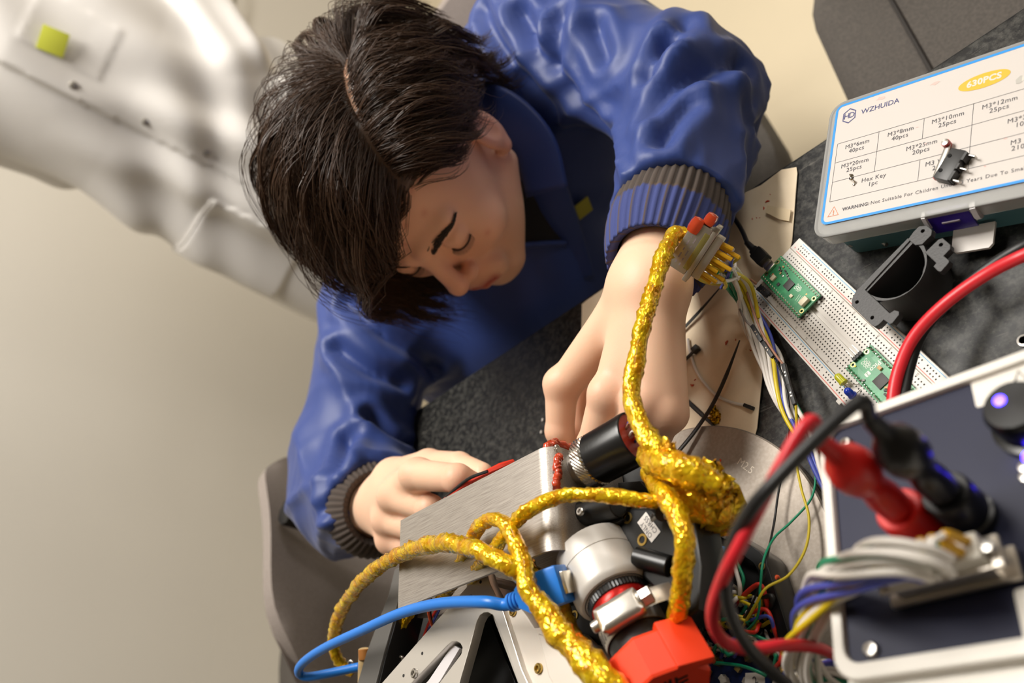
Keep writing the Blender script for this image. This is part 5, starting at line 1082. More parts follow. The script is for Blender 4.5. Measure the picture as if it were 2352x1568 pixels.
def poly_plate(pts, z, th, m, name, holes=(), bev=.0003, parent=sat, ang=30):
    """horizontal plate with outline given in pixels at height z (top face)"""
    sp = [[tuple(V(x, y, z)[:2]) for x, y in pts]] + [[tuple(V(x, y, z)[:2]) for x, y in h] for h in holes]
    me = curve_mesh(sp, th / 2000 - bev, bev); me.transform(Matrix.Translation((0, 0, TZ + (z - th / 2) / 1000))); return link(name, me, m, parent, ang=ang)
def rod(a, c, r, m, name, seg=20, parent=sat): d = (c - a); b = MB(); b.lathe([(r * .92, 0), (r, r * .08), (r, d.length - r * .08), (r * .92, d.length)], a, d, seg); return b.build(name, m, parent)
def insert(x, y, z, r=.0027, nrm=(0, 0, 1), parent=sat):
    b = MB(); c = V(x, y, z); b.lathe([(r, -.001), (r, .0002), (r * .62, .0002), (r * .5, -.0016), (.0001, -.0016)], c, nrm, 16); return b.build('brass_insert', M_brass, parent)
def hexscrew(c, nrm, r=.0026, m=None, parent=sat):
    b = MB(); b.lathe([(r, 0), (r, r * .5), (r * .8, r * .7), (r * .5, r * .7), (r * .45, r * .3), (.0001, r * .3)], c, nrm, 14); return b.build('screw', m or M_steel, parent)
# --- sheet-metal cover: top, rounded right corner, right flange, back lip
ZC = 150
tl, tr, br, blp = V(920, 1195, ZC), V(1236, 1032, ZC), V(1248, 1268, ZC), V(914, 1400, ZC)
vs = []; n = 8; rc = .011; th = .002
dirx = (tr - tl).normalized()
rows = []
for (p, q) in ((tl, tr), (blp, br)):
    d = (q - p); d.z = 0; d.normalize(); row = [p.copy(), p.lerp(q, .5), q.copy()]
    for i in range(1, n + 1): a = math.pi / 2 * i / n; row.append(q + d * (rc * math.sin(a)) + Vector((0, 0, -rc * (1 - math.cos(a)))))
    row.append(row[-1] + Vector((0, 0, -.052))); rows.append(row)
k = len(rows[0]); out = []
mid_rows = [[rows[0][j].lerp(rows[1][j], t) for j in range(k)] for t in (0, .5, 1)]
bm = bmesh.new(); vv = [[bm.verts.new(p) for p in r] for r in mid_rows]
for i in range(2):
    for j in range(k - 1): bm.faces.new((vv[i][j], vv[i][j + 1], vv[i + 1][j + 1], vv[i + 1][j]))
bk = [bm.verts.new(p + Vector((0, .0, -.045))) for p in rows[0][:3]]
for j in range(2): bm.faces.new((vv[0][j], vv[0][j + 1], bk[j + 1], bk[j]))
bmesh.ops.recalc_face_normals(bm, faces=bm.faces); bmesh.ops.solidify(bm, geom=bm.faces[:], thickness=th); me = bpy.data.meshes.new('cover'); bm.to_mesh(me); bm.free(); link('cover', me, M_sheet, sat, ang=30)
# deck below the cover
poly_plate([(905, 1330), (1225, 1280), (1330, 1240), (1560, 1170), (1600, 1215), (1320, 1330), (1120, 1400), (930, 1420)], 92, 4, M_sheet, 'deck')
# --- circular connector on the right flange
xd = Vector((.985, .06, -.02)).normalized(); c0 = V(1300, 1092, 126)
b = MB(); b.box((0, 0, 0), (.030, .030, .0024), bev=.0008); me = b.mesh('connector_flange'); me.transform(frame(c0 + xd * .004, (0, 1, 0), xd)); cf = link('connector_flange', me, M_steel, sat)
for (sy_, sz_) in ((-1, 1), (1, 1), (-1, -1), (1, -1)): hexscrew(c0 + xd * .0052 + Vector((0, sy_ * .0125, sz_ * .0125)), xd, .0024, parent=sat)
b = MB(); b.lathe([(.0135, 0), (.0135, .004), (.0120, .005), (.0120, .0165), (.0132, .017), (.0132, .0185)], c0, xd, 32); b.build('connector_barrel', M_steel, sat)
# knurled coupling ring
kn, ks = 72, []; vs = []; fs = []
for i in range(9):
    for j in range(kn):
        a = 2 * math.pi * j / kn; r = .0158 + (.0005 if (i + j) % 2 else 0) - (.001 if i in (0, 8) else 0); e1 = xd.cross(Vector((0, 0, 1))).normalized(); e2 = xd.cross(e1); vs.append(c0 + xd * (.0175 + .0011 * i) + e1 * (r * math.cos(a)) + e2 * (r * math.sin(a)))
for i in range(8):
    for j in range(kn): k2 = (j + 1) % kn; fs.append((i * kn + j, i * kn + k2, (i + 1) * kn + k2, (i + 1) * kn + j))
fs.append(tuple(range(kn))[::-1]); fs.append(tuple(8 * kn + j for j in range(kn))); b = MB(); b.add(vs, fs); b.build('coupling_ring', mat('nickel', (206, 200, 190), .25, 1.0), sat, smooth=False)
b = MB(); b.lathe([(.0150, .0263), (.0160, .0273), (.0163, .056), (.0159, .0572), (.0150, .0576), (.0150, .0562)], c0, xd, 40); b.build('backshell', mat('backshell_black', (22, 22, 23), .28, bump=(60, .15, .0004, (60, 1, 1))), sat)
b = MB(); b.lathe([(.0151, .0540), (.0150, .0566), (.0100, .0572), (.0001, .0570)], c0, xd, 32); b.build('potting', mat('potting_red', (190, 66, 36), .3, bump=(200, .3, .001)), sat)
r_ = np.random.default_rng(3)
for (pts, w_) in (([(-.017, -.016), (-.018, 0), (-.017, .016), (-.010, .019)], .0030), ([(-.012, .018), (0, .0190), (.013, .0175), (.0175, .010)], .0026), ([(.0175, .012), (.018, -.004), (.015, -.016)], .0026), ([(-.017, -.010), (-.012, -.019), (.004, -.020)], .0034)):
    P = spline([c0 + xd * .0035 + Vector((0, y_, z_)) for y_, z_ in pts], 8); b = MB(); b.tube([Vector(p) + Vector(r_.normal(size=3) * .0004) for p in P], [w_ * (.75 + .5 * random.random()) for _ in P], 9); b.build('sealant', M_sil, sat, ang=180)
XF = max(p[-1].x for p in rows) + .0012
def atx(x, y):
    lo_, hi_ = 60.0, 149.0
    for _ in range(40):
        m_ = (lo_ + hi_) / 2
        if V(x, y, m_).x < XF: lo_ = m_
        else: hi_ = m_
    return V(x, y, lo_)
P = spline([atx(*q) for q in ((1284, 1046), (1279, 1066), (1282, 1088), (1277, 1108), (1284, 1132))], 8); b = MB(); b.tube([Vector(p) + Vector(r_.normal(size=3) * .0004) for p in P], [.0026 * (.75 + .5 * random.random()) for _ in P], 9); b.build('sealant', M_sil, sat, ang=180)
for i in range(3):
    b = MB(); b.tube([V(1272 + i * 4, 1046, 140), V(1268 + i * 5, 1030, 146)], .0003, 5); b.build('bare_wire', M_tin, sat)
pe = c0 + xd * .057
for i, cn in enumerate('grnbkywrgbwn'):
    a = i * 2.4; e1 = Vector((0, 1, 0)); e2 = Vector((0, 0, 1)); s_ = pe + e1 * (.0085 * math.cos(a) * (i % 4 + 1) / 4) + e2 * (.0085 * math.sin(a) * (i % 4 + 1) / 4); b = MB()
    e_ = V(1528 + 8 * math.cos(i), 1052 + 10 * math.sin(i * 1.7), 138); b.tube([s_, s_ + xd * .006 + Vector((0, 0, .002)), s_.lerp(e_, .6) + Vector((0, 0, .004)), e_], .0008, 6, 5); b.build('pigtail_wire', WC[cn], sat)
# --- gold taped harnesses
crinkle([(1525, 1052, 142), (1490, 1010, 146), (1462, 955, 148), (1452, 890, 148), (1462, 815, 147), (1480, 735, 145), (1504, 650, 140), (1528, 575, 132), (1552, 535, 122), (1578, 545, 114)], [7.36, 5.98, 5.34, 5.15, 5.15, 5.15, 5.34, 5.15, 4.97, 4.6], 1, parent=sat)
crinkle([(1488, 1040, 138), (1530, 1062, 144), (1590, 1085, 143), (1655, 1112, 134)], [7.48, 8.36, 8.36, 5.72], 2, parent=sat)
crinkle([(1498, 1082, 128), (1522, 1130, 138), (1552, 1172, 142), (1570, 1230, 142), (1570, 1300, 138), (1562, 1370, 130), (1550, 1425, 118), (1540, 1480, 90)], [5.74, 5.9, 5.74, 5.08, 4.92, 4.92, 4.92, 4.1], 3, parent=sat)
crinkle([(1530, 1140, 132), (1490, 1150, 140), (1430, 1142, 148), (1350, 1135, 158), (1280, 1142, 163), (1215, 1172, 165), (1172, 1212, 164), (1140, 1255, 160), (1100, 1300, 148), (1080, 1340, 120)], [3.8, 3.95, 3.95, 4.1, 4.26, 4.26, 4.1, 3.8, 3.5, 3.04], 4, parent=sat)
crinkle([(1015, 1380, 104), (1040, 1330, 128), (1072, 1262, 152), (1100, 1210, 162), (1135, 1192, 166), (1170, 1215, 166), (1195, 1275, 166), (1214, 1345, 166), (1250, 1405, 162), (1310, 1478, 156), (1370, 1540, 152), (1425, 1605, 146)], [4.73, 5.33, 4.13, 4.3, 4.47, 4.64, 4.99, 5.5, 6.54, 7.22, 7.4, 7.4], 5, parent=sat)
crinkle([(1262, 1372, 140), (1215, 1330, 158), (1160, 1292, 172), (1085, 1258, 176), (1000, 1248, 172), (910, 1278, 158), (835, 1330, 138), (786, 1400, 112), (766, 1465, 92), (778, 1518, 78), (812, 1545, 66)], [5.16, 5.5, 5.33, 5.33, 5.33, 5.33, 5.16, 4.99, 4.82, 4.64, 4.3], 6, parent=sat)
crinkle([(1110, 1262, 120), (1160, 1262, 138), (1215, 1310, 138), (1262, 1370, 132), (1300, 1440, 124), (1330, 1510, 116)], [5.95, 6.8, 6.8, 6.8, 6.8, 6.8], 7, parent=sat)
crinkle([(1530, 1085, 118), (1575, 1130, 118), (1640, 1150, 110), (1650, 1195, 92)], [10, 13, 14, 10], 8, parent=sat, amp=.14)
crumple([[(1588, 1060, 120), (1630, 1050, 128), (1655, 1070, 118)], [(1590, 1120, 124), (1640, 1110, 132), (1680, 1120, 112)], [(1600, 1170, 112), (1650, 1175, 118), (1690, 1165, 100)], [(1605, 1195, 92), (1650, 1205, 94), (1680, 1200, 84)]], 'tape_flap', sat, 11, amp=.0022)
M_kt = mat('tape_film', (206, 170, 6), .12, trans=.45, ior=1.2, coat=.5)
crumple([[(1650, 1110, 112), (1668, 1118, 114), (1700, 1126, 108)], [(1655, 1145, 108), (1675, 1150, 108), (1690, 1140, 106)], [(1660, 1172, 102), (1672, 1175, 102), (1692, 1178, 98)]], 'tape_flap', sat, 12, M_kt, amp=.001)
crumple([[(1505, 1030, 140), (1530, 1010, 150), (1552, 1020, 146)], [(1520, 1055, 146), (1545, 1040, 150), (1560, 1050, 144)]], 'tape_flap', sat, 13, amp=.0015)
# --- the camera: horizontal axis pointing at the viewer
ca = Vector((.44, -.898, 0)).normalized(); co = V(1360, 1262, 120)
M_sil2 = mat('silver_anodised', (206, 202, 196), .42, .2); M_knr = mat('lens_black', (22, 22, 23), .35)
cm = empty('camera', co, 'silver cylindrical camera with red ring and hose clamp held in the satellite', 'camera')
def cl(prof, name, m, seg=48, smooth=True): b = MB(); b.lathe([(r / 1000, t / 1000) for r, t in prof], co, ca, seg); return b.build(name, m, cm, ang=35, smooth=smooth)
cl([(21, 0), (22.6, 1.2), (22.8, 3), (22.8, 13), (22.3, 13.2), (22.3, 13.6), (22.8, 13.8), (22.8, 31), (22, 33.5), (20.5, 35), (19.0, 35.2), (18.6, 33)], 'camera_body', M_sil2)
cl([(18.4, 32), (18.4, 35.6), (17.6, 36)], 'inner_ring', mat('grey_ring', (150, 144, 138), .4, .6))
b = MB(); n = 110; vs = []; fs = []; e1 = ca.cross(Vector((0, 0, 1))).normalized(); e2 = ca.cross(e1)
for i, (r0, t) in enumerate(((.0170, .0345), (.0176, .035), (.0176, .0400), (.0168, .0404))):
    for j in range(n): a = 2 * math.pi * j / n; r = r0 + (.0004 if j % 2 and i in (1, 2) else 0); vs.append(co + ca * t + e1 * (r * math.cos(a)) + e2 * (r * math.sin(a)))
for i in range(3):
    for j in range(n): k2 = (j + 1) % n; fs.append((i * n + j, i * n + k2, (i + 1) * n + k2, (i + 1) * n + j))
fs.append(tuple(3 * n + j for j in range(n))); b.add(vs, fs); b.build('grip_ring', M_knr, cm, smooth=False)
cl([(16.9, 40.2), (17.0, 40.4), (17.0, 44.6), (16.8, 45)], 'red_ring', mat('red_anodised', (190, 34, 28), .3, .6))
cl([(15.4, 45), (15.4, 51), (14.6, 52), (14.6, 60)], 'lens_mount', M_knr)
for j in range(10):
    a = j * 2 * math.pi / 10; c = co + ca * .0495 + (e1 * math.cos(a) + e2 * math.sin(a)) * .0156; b = MB(); b.box((0, 0, 0), (.0055, .0035, .0012), bev=.0003); me = b.mesh('grip_lug'); me.transform(frame(c, ca, e1 * math.cos(a) + e2 * math.sin(a))); link('grip_lug', me, M_knr if j % 2 else mat('lug_grey', (110, 106, 102), .4, .5), cm)
cl([(15.2, 53), (16.6, 54), (16.8, 57), (16.8, 86), (15, 87)], 'lens_tube', mat('rubber_tube', (30, 29, 29), .5, bump=(80, .15, .0004)))
# hose clamp
b = MB(); pr = [(.0174, .0520), (.0174, .0630), (.0180, .0630), (.0180, .0520)]; b.lathe(pr + [pr[0]], co, ca, 64); hc = b.build('hose_clamp', mat('stainless', (190, 185, 177), .36, .9), cm)
for j in range(26):
    a = -2.6 + j * .16; rd = e1 * math.cos(a) + e2 * math.sin(a); b = MB(); b.box((0, 0, 0), (.0062, .0009, .0004)); me = b.mesh('clamp_slot'); me.transform(frame(co + ca * .0575 + rd * .01805, ca + (ca.cross(rd)) * .25, rd)); link('clamp_slot', me, mat('slot_shadow', (96, 90, 84), .5), hc)
top = (Vector((0, 0, 1)) * .75 + e1 * (.66 if e1.x > 0 else -.66) * .55).normalized(); tg = ca.cross(top).normalized(); hcn = co + ca * .0575 + top * .0222
tg = tg if tg.x > 0 else -tg
b = MB(); b.box((0, 0, 0), (.026, .0150, .0090), bev=.0036); me = b.mesh('worm_housing'); me.transform(frame(hcn, tg, top)); link('worm_housing', me, MATS['stainless'], hc, ang=60)
b = MB(); b.lathe([(.0040, .010), (.0052, .0112), (.0052, .0125), (.0042, .0126), (.0046, .0128)], hcn, tg, 20); b.lathe([(.0044, .0126), (.0046, .0130), (.0046, .0185), (.0040, .0190), (.0001, .0190)], hcn, tg, 6); b.build('worm_screw', MATS['stainless'], hc, ang=30)
b = MB(); b.lathe([(.0022, -.0165), (.0030, -.0160), (.0034, -.012), (.0034, -.010)], hcn, tg, 14); b.build('worm_tip', MATS['stainless'], hc)
P = [hcn + tg * .004 - top * .003, hcn + tg * .014 - top * .0015, hcn + tg * .022 - top * .004, hcn + tg * .029 - top * .0075]
b = MB(); b.tube([tuple(p) for p in P], .0050, 10, 6, flat=.09, up=tuple(top)); b.build('band_tail', MATS['stainless'], hc, ang=60)
# red cap
M_orange = mat('cap_red', (240, 62, 22), .42, sss=.04, bump=(300, .06, .0005)); cap = empty('lens_cap', co + ca * .1, 'bright red hexagonal lens cap with black warning letters on the camera tube', 'cap')
b = MB(); e3 = e2 if e2.z > 0 else -e2
cu = (e1 * math.cos(.35) + e3 * math.sin(.35))
b.lathe([(.0170, .074), (.0238, .074), (.0245, .0755), (.0245, .0955), (.0238, .097), (.0001, .097)], co, ca, 8, a0=.35); b.build('cap_body', M_orange, cap, ang=20)
wx = (e1 if e1.x > 0 else -e1); lipc = co + ca * .084 + wx * .0235 + e3 * .0035
b = MB(); b.box((0, 0, 0), (.026, .020, .0058), bev=.0010); me = b.mesh('pull_tab'); me.transform(frame(lipc, ca, (wx * .82 + e3 * .55))); link('pull_tab', me, M_orange, cap, ang=30)
me = text_mesh('REMOVE\nBEFORE\nFLIGHT', .0088, .00015, 'CENTER', bold=.0003, line=.95); vx = -e3 * .80 + -wx * -.60
me.transform(frame(co + ca * .0972, (wx * .62 + e3 * .78), ca)); link('lettering', me, mat('cap_ink', (30, 22, 18), .6), cap, smooth=False)
# --- black brackets around the camera
poly_plate([(1395, 1215), (1448, 1172), (1470, 1172), (1530, 1178), (1590, 1190), (1606, 1300), (1600, 1395), (1570, 1420), (1520, 1360), (1478, 1318), (1455, 1290), (1440, 1262)], 118, 22, M_sat, 'camera_bracket', bev=.0015)
poly_plate([(1380, 1112), (1470, 1105), (1500, 1140), (1500, 1180), (1400, 1182)], 92, 20, M_sat, 'connector_shroud')
insert(1441, 1189, 118.3, .0034); insert(1475, 1239, 118.3, .0034); insert(1556, 1213, 118.3, .0022)
me = curve_mesh([rrect(.0165, .0082, .0002, 1)], .00004); st_f = frame(V(1490, 1210, 118.4), V(1512, 1240, 118.4) - V(1470, 1182, 118.4), (0, 0, 1)); me.transform(st_f); stk = link('sticker', me, mat('sticker_white', (226, 220, 214), .5), sat, smooth=False)
for (tx, yy) in (('CHRSS', .0019), ('ONLY', -.0021)):
    me = text_mesh(tx, .0040, .00002, 'CENTER', spacing=1.1); me.transform(st_f @ Matrix.Translation((0, yy, .00008)) @ Matrix.Rotation(math.pi, 4, 'Z')); link('lettering', me, M_ink, stk, smooth=False)
rod(V(1462, 1278, 122), V(1540, 1300, 118), .0058, M_sat, 'spacer_rod'); rod(V(1470, 1310, 112), V(1545, 1335, 110), .0052, M_sat, 'spacer_rod')
poly_plate([(1262, 1232), (1345, 1182), (1400, 1160), (1428, 1192), (1395, 1212), (1340, 1218), (1290, 1262)], 122, 14, M_sat, 'rail_bracket')
rod(V(1335, 1180, 126), V(1420, 1158, 126), .0075, M_sat, 'rail_bar')
b = MB(); b.box((0, 0, 0), (.020, .009, .012), bev=.001); me = b.mesh('latch_block'); me.transform(frame(V(1310, 1215, 126), V(1350, 1190, 126) - V(1300, 1220, 126), (0, 0, 1))); link('latch_block', me, mat('black_gloss', (14, 14, 15), .25), sat)
poly_plate([(1300, 1395), (1335, 1385), (1375, 1410), (1395, 1470), (1372, 1480), (1318, 1455)], 106, 14, M_sat, 'clip_bracket'); insert(1319, 1413, 106.4, .0030)
hexscrew(V(1335, 1175, 136), (0, 0, 1)); b = MB(); b.tube(PV([(1498, 1190, 124), (1512, 1178, 130), (1530, 1184, 130), (1540, 1182, 126)]), .0024, 8, 5, flat=.5); b.build('cable_lug', M_steel, sat)
rod(V(1510, 1165, 118), V(1522, 1180, 132), .0042, M_knr, 'lug_post')
# --- truss frame, milled aluminium
ZT = 128
OUT = [(1110, 1309), (1118, 1316), (1124, 1340), (1152, 1396), (1197, 1537), (1212, 1570), (1262, 1700), (748, 1700), (880, 1566), (1002, 1427), (1100, 1318)]
slotA = [(1050, 1471), (1058, 1476), (1063, 1486), (1060, 1502), (1012, 1566), (905, 1690), (850, 1690), (946, 1566), (1026, 1482), (1038, 1472)]
triB = [(1121, 1404), (1132, 1410), (1142, 1428), (1166, 1492), (1186, 1550), (1236, 1690), (1010, 1690), (1055, 1566), (1081, 1475), (1094, 1426), (1102, 1411), (1111, 1405)]
poly_plate(OUT, ZT, 7, M_alu, 'truss_plate', [slotA, triB], bev=.0004)
poly_plate([(1112, 1320), (1122, 1345), (1150, 1400), (1250, 1690), (1238, 1692), (1104, 1340)], ZT - 8, 60, M_alu, 'truss_rib', bev=.0004)
poly_plate([(884, 1572), (1004, 1432), (1104, 1324), (1108, 1332), (1010, 1442), (765, 1700), (752, 1698)], ZT - 8, 60, mat('alu_shaded_side', (150, 146, 140), .4, .85), 'truss_rib', bev=.0004)  # left side's shade painted in as a darker aluminium
poly_plate([(1054, 1490), (1011, 1562), (905, 1685), (868, 1685), (985, 1562), (1040, 1480)], ZT - 4, 3, mat('white_insert', (216, 212, 214), .3), 'slot_insert')
poly_plate([(1120, 1415), (1180, 1560), (1225, 1690), (1015, 1690), (1062, 1560), (1092, 1440)], ZT - 36, 4, mat('panel_dark', (22, 22, 23), .35), 'inner_panel')
for (x, y) in ((1104, 1336), (970, 1500), (927, 1551)): b = MB(); b.lathe([(.0011, 0), (.0011, .0002), (.0001, .0002)], V(x, y, ZT), (0, 0, 1), 12); b.build('drilled_hole', mat('hole_grey', (40, 38, 36), .8), sat)
hexscrew(V(954, 1546, ZT), (0, 0, 1), .0032); hexscrew(V(1084, 1372, ZT - 1.2), (0, 0, 1), .0022)
b = MB(); b.box((-.372, .192, TZ + .0475), (.150, .074, .078), bev=.002); b.build('inner_body', mat('inner_black', (14, 14, 14), .6), sat)
for (x, y) in ((1112, 1338), (925, 1590), (1214, 1600)):
    c = V(x, y, ZT - 7); b = MB(); b.lathe([(.004, 0), (.004, c.z - TZ - (.0085 if (Vector((c.x - dcx, c.y - dcy, 0)).length < .108) else .0002))], c, (0, 0, -1), 14); b.build('support_post', M_alu, sat)
# white nylon bracket
poly_plate([(1156, 1398), (1166, 1390), (1188, 1392), (1208, 1418), (1226, 1446), (1262, 1442), (1300, 1452), (1345, 1500), (1420, 1600), (1300, 1660), (1216, 1566), (1197, 1537)], 124, 20, M_nyl, 'nylon_bracket', bev=.0012)
poly_plate([(1240, 1462), (1300, 1480), (1380, 1590), (1300, 1620), (1262, 1550)], 126, 5, M_nyl, 'nylon_boss', bev=.0015)
hexscrew(V(1180, 1405, 124), (0, 0, 1), .0028, M_brass); hexscrew(V(1239, 1535, 124), (0, 0, 1), .0030, M_brass)
# left black bracket, its lit face painted grey; bits and wires
poly_plate([(907, 1308), (922, 1302), (938, 1303), (930, 1352), (912, 1382), (900, 1430), (880, 1500), (862, 1568), (845, 1640), (800, 1640), (822, 1568), (842, 1500), (868, 1430), (892, 1370)], 112, 14, mat('bracket_lit_grey', (92, 90, 87), .5, .2), 'side_bracket', bev=.0008)
poly_plate([(938, 1306), (946, 1310), (936, 1372), (915, 1400), (905, 1440), (885, 1510), (868, 1580), (858, 1575), (880, 1500), (900, 1430), (914, 1384), (930, 1352)], 110, 24, M_sat, 'side_bracket_edge', bev=.0006)
rod(V(838, 1490, 100), V(836, 1568, 92), .0050, mat('tan_paint', (206, 178, 130), .5), 'painted_post'); rod(V(838, 1490, 100), V(839, 1515, 98), .0053, mat('amber_paint', (150, 96, 40), .4), 'painted_band')
for (x, y) in ((808, 1522), (844, 1508), (885, 1520), (903, 1522), (922, 1512)): hexscrew(V(x, y, 96), (.3, -.5, .8), .0030)
crumple([[(955, 1355, 112), (965, 1352, 116), (975, 1360, 112)], [(930, 1400, 106), (942, 1402, 112), (955, 1410, 106)], [(905, 1440, 98), (918, 1446, 103), (925, 1452, 98)]], 'tape_flap', sat, 21, amp=.0008)
for pts, cn in (([(962, 1358, 114), (975, 1352, 122), (983, 1365, 120), (983, 1400, 112), (990, 1430, 100), (1000, 1450, 84)], 'o'), ([(965, 1355, 112), (980, 1348, 120), (990, 1362, 118), (988, 1400, 108), (992, 1432, 96)], 'k'), ([(1005, 1395, 100), (985, 1430, 92), (970, 1470, 84), (955, 1500, 76)], 'r'), ([(1010, 1398, 98), (988, 1440, 88), (960, 1478, 80), (910, 1486, 76)], 'b'), ([(1000, 1470, 80), (950, 1490, 74), (900, 1492, 70)], 'r'), ([(895, 1458, 92), (905, 1480, 94), (903, 1515, 94)], 's')):
    b = MB(); b.tube(PV(pts), .00095 if cn != 's' else .002, 8, 8); b.build('wire', WC[cn], sat, ang=180)
poly_plate([(930, 1370), (1100, 1360), (1000, 1470), (880, 1600), (850, 1600), (905, 1440)], 52, 3, mat('inner_black', (14, 14, 14), .6), 'inner_floor')
# --- open black electronics tray with boards and wiring
ZR = 30
RIM = [(1586, 1182), (1640, 1205), (1700, 1238), (1745, 1268), (1757, 1282), (1762, 1300), (1800, 1420), (1856, 1600), (1870, 1700), (1480, 1700), (1520, 1500), (1560, 1330)]
def inset(P, cx_, cy_, k_): return [((x - cx_) * k_ + cx_, (y - cy_) * k_ + cy_) for x, y in P]
INN = [(1592, 1216), (1640, 1240), (1690, 1262), (1730, 1290), (1742, 1310), (1776, 1420), (1830, 1600), (1842, 1680), (1500, 1680), (1540, 1500), (1580, 1330)]
poly_plate(RIM, ZR, 21, M_sat, 'tray_wall', [INN], bev=.0006); poly_plate(INN, 11, 2, mat('tray_floor', (16, 16, 17), .6), 'tray_base')
for (x, y) in ((1627, 1242), (1750, 1300), (1800, 1535), (1590, 1388), (1602, 1482)): insert(x, y, ZR + .3, .0024)
b = MB(); b.box((0, 0, 0), (.023, .0068, .0050), bev=.0007); b.box((0, 0, .003), (.019, .0045, .003), bev=.0008); me = b.mesh('tray_connector'); me.transform(frame(V(1645, 1212, ZR + 3), V(1680, 1232, ZR) - V(1610, 1195, ZR), (0, 0, 1))); link('tray_connector', me, M_hood, sat)
for i in range(3): b = MB(); b.tube(PV([(1672, 1190 + i * 8, 38), (1684, 1196 + i * 9, 42), (1682, 1208 + i * 8, 36)]), .0016, 8, 4); b.build('loop_wire', M_wwhite, sat)
b = MB(); b.tube(PV([(1575, 1252, 40), (1605, 1258, 42), (1632, 1256, 42), (1660, 1264, 40), (1685, 1272, 30)]), [.003, .0032, .0026, .0028, .002], 9, 6); b.build('blue_wrap', mat('blue_wrap', (70, 140, 206), .4), sat)
M_pcbb = mat('pcb_navy', (26, 40, 92), .35, var=(150, (34, 56, 120), .5, .6))
poly_plate([(1590, 1470), (1700, 1440), (1810, 1500), (1850, 1640), (1580, 1640)], 15, 1.6, M_pcbb, 'circuit_board')
for i in range(26):
    x, y = random.uniform(1600, 1800), random.uniform(1460, 1600); b = MB(); w_ = random.choice((.003, .0045, .007)); b.box((0, 0, 0), (w_, .0035, .0045), bev=.0003); me = b.mesh('plug_block'); me.transform(frame(V(x, y, 18), (random.uniform(-1, 1), random.uniform(-1, 1), 0), (random.uniform(-.2, .2), random.uniform(-.2, .2), 1))); link('plug_block', me, M_wwhite if i % 3 else M_pad, sat)
for i in range(10):
    x, y = random.uniform(1590, 1760), random.uniform(1330, 1450); b = MB(); b.box((0, 0, 0), (.006, .004, .005), bev=.0004); me = b.mesh('plug_block'); me.transform(frame(V(x, y, 15), (random.uniform(-1, 1), random.uniform(-1, 1), 0), (.2, .1, 1))); link('plug_block', me, M_wwhite, sat)
me = text_mesh('2', .006, .00004, 'CENTER'); me.transform(frame(V(1735, 1562, 24.4), V(1745, 1555, 24) - V(1725, 1568, 24), (0, 0, 1))); poly_plate([(1712, 1545), (1755, 1543), (1758, 1600), (1708, 1600)], 24, .4, mat('tag_paper', (224, 218, 212), .6), 'number_tag', bev=0); link('lettering', me, M_ink, sat, smooth=False)
def arc(px0, px1, h, cn, r=.0009, mid=None):
    zs = lambda p: (p[0], p[1], 4 + p[2] * .5)
    px0, px1, h = zs(px0), zs(px1), 4 + h * .5; mid = zs(mid) if mid else None; r = r * 1.15
    m_ = mid or ((px0[0] + px1[0]) / 2 + random.uniform(-20, 20), (px0[1] + px1[1]) / 2 + random.uniform(-20, 20), h); b = MB(); q0 = ((px0[0] * 2 + m_[0]) / 3 + random.uniform(-8, 8), (px0[1] * 2 + m_[1]) / 3 + random.uniform(-8, 8), (px0[2] + m_[2] * 2) / 3); q1 = ((px1[0] * 2 + m_[0]) / 3, (px1[1] * 2 + m_[1]) / 3 + random.uniform(-8, 8), (px1[2] + m_[2] * 2) / 3)
    b.tube(PV([px0, q0, m_, q1, px1]), r, 7, 6); b.build('wire', WC[cn], sat, ang=180)
arc((1690, 1390, 30), (1772, 1420, 30), 62, 'r', .0013, (1745, 1342, 62)); arc((1700, 1430, 34), (1790, 1480, 34), 60, 'r', .0011, (1760, 1400, 60)); arc((1790, 1480, 34), (1775, 1530, 30), 56, 'r', .0011)
arc((1710, 1420, 34), (1785, 1470, 34), 58, 'b', .0010, (1765, 1415, 60)); arc((1700, 1440, 32), (1770, 1480, 36), 52, 'b'); arc((1795, 1480, 40), (1790, 1568, 36), 56, 'b'); arc((1700, 1455, 40), (1745, 1480, 36), 52, 'b')
for q in (((1690, 1450, 36), (1780, 1470, 40), 58, 'g'), ((1690, 1455, 36), (1740, 1482, 36), 50, 'g'), ((1700, 1460, 36), (1750, 1485, 36), 52, 'g'), ((1640, 1522, 44), (1760, 1552, 44), 52, 'g'), ((1790, 1490, 40), (1775, 1545, 34), 54, 'g'), ((1600, 1400, 40), (1690, 1420, 36), 50, 'g'), ((1640, 1500, 44), (1665, 1495, 44), 54, 'g'), ((1620, 1455, 36), (1690, 1460, 36), 48, 'g')): arc(*q)
for q in (((1670, 1395, 40), (1725, 1412, 40), 56, 'y'), ((1668, 1402, 40), (1728, 1420, 40), 54, 'y'), ((1640, 1440, 40), (1680, 1440, 40), 50, 'y'), ((1592, 1380, 36), (1640, 1400, 36), 46, 'y'), ((1700, 1380, 44), (1720, 1390, 44), 60, 'y'), ((1640, 1365, 40), (1600, 1360, 40), 46, 'y')): arc(*q)
for q in (((1690, 1285, 56), (1700, 1390, 34), 62, 'w'), ((1665, 1390, 50), (1700, 1370, 50), 58, 'w'), ((1596, 1335, 40), (1600, 1372, 36), 56, 'w'), ((1700, 1455, 40), (1735, 1480, 36), 52, 'w'), ((1590, 1425, 44), (1612, 1412, 44), 52, 'w'), ((1660, 1360, 40), (1696, 1370, 40), 56, 'w')): arc(*q, r=.0012)
for q in (((1630, 1290, 50), (1680, 1350, 36), 54, 'o'), ((1640, 1300, 44), (1672, 1360, 36), 50, 'r'), ((1590, 1420, 40), (1625, 1385, 40), 56, 'r'), ((1632, 1490, 46), (1640, 1520, 40), 62, 'o')): arc(*q, r=.0013)
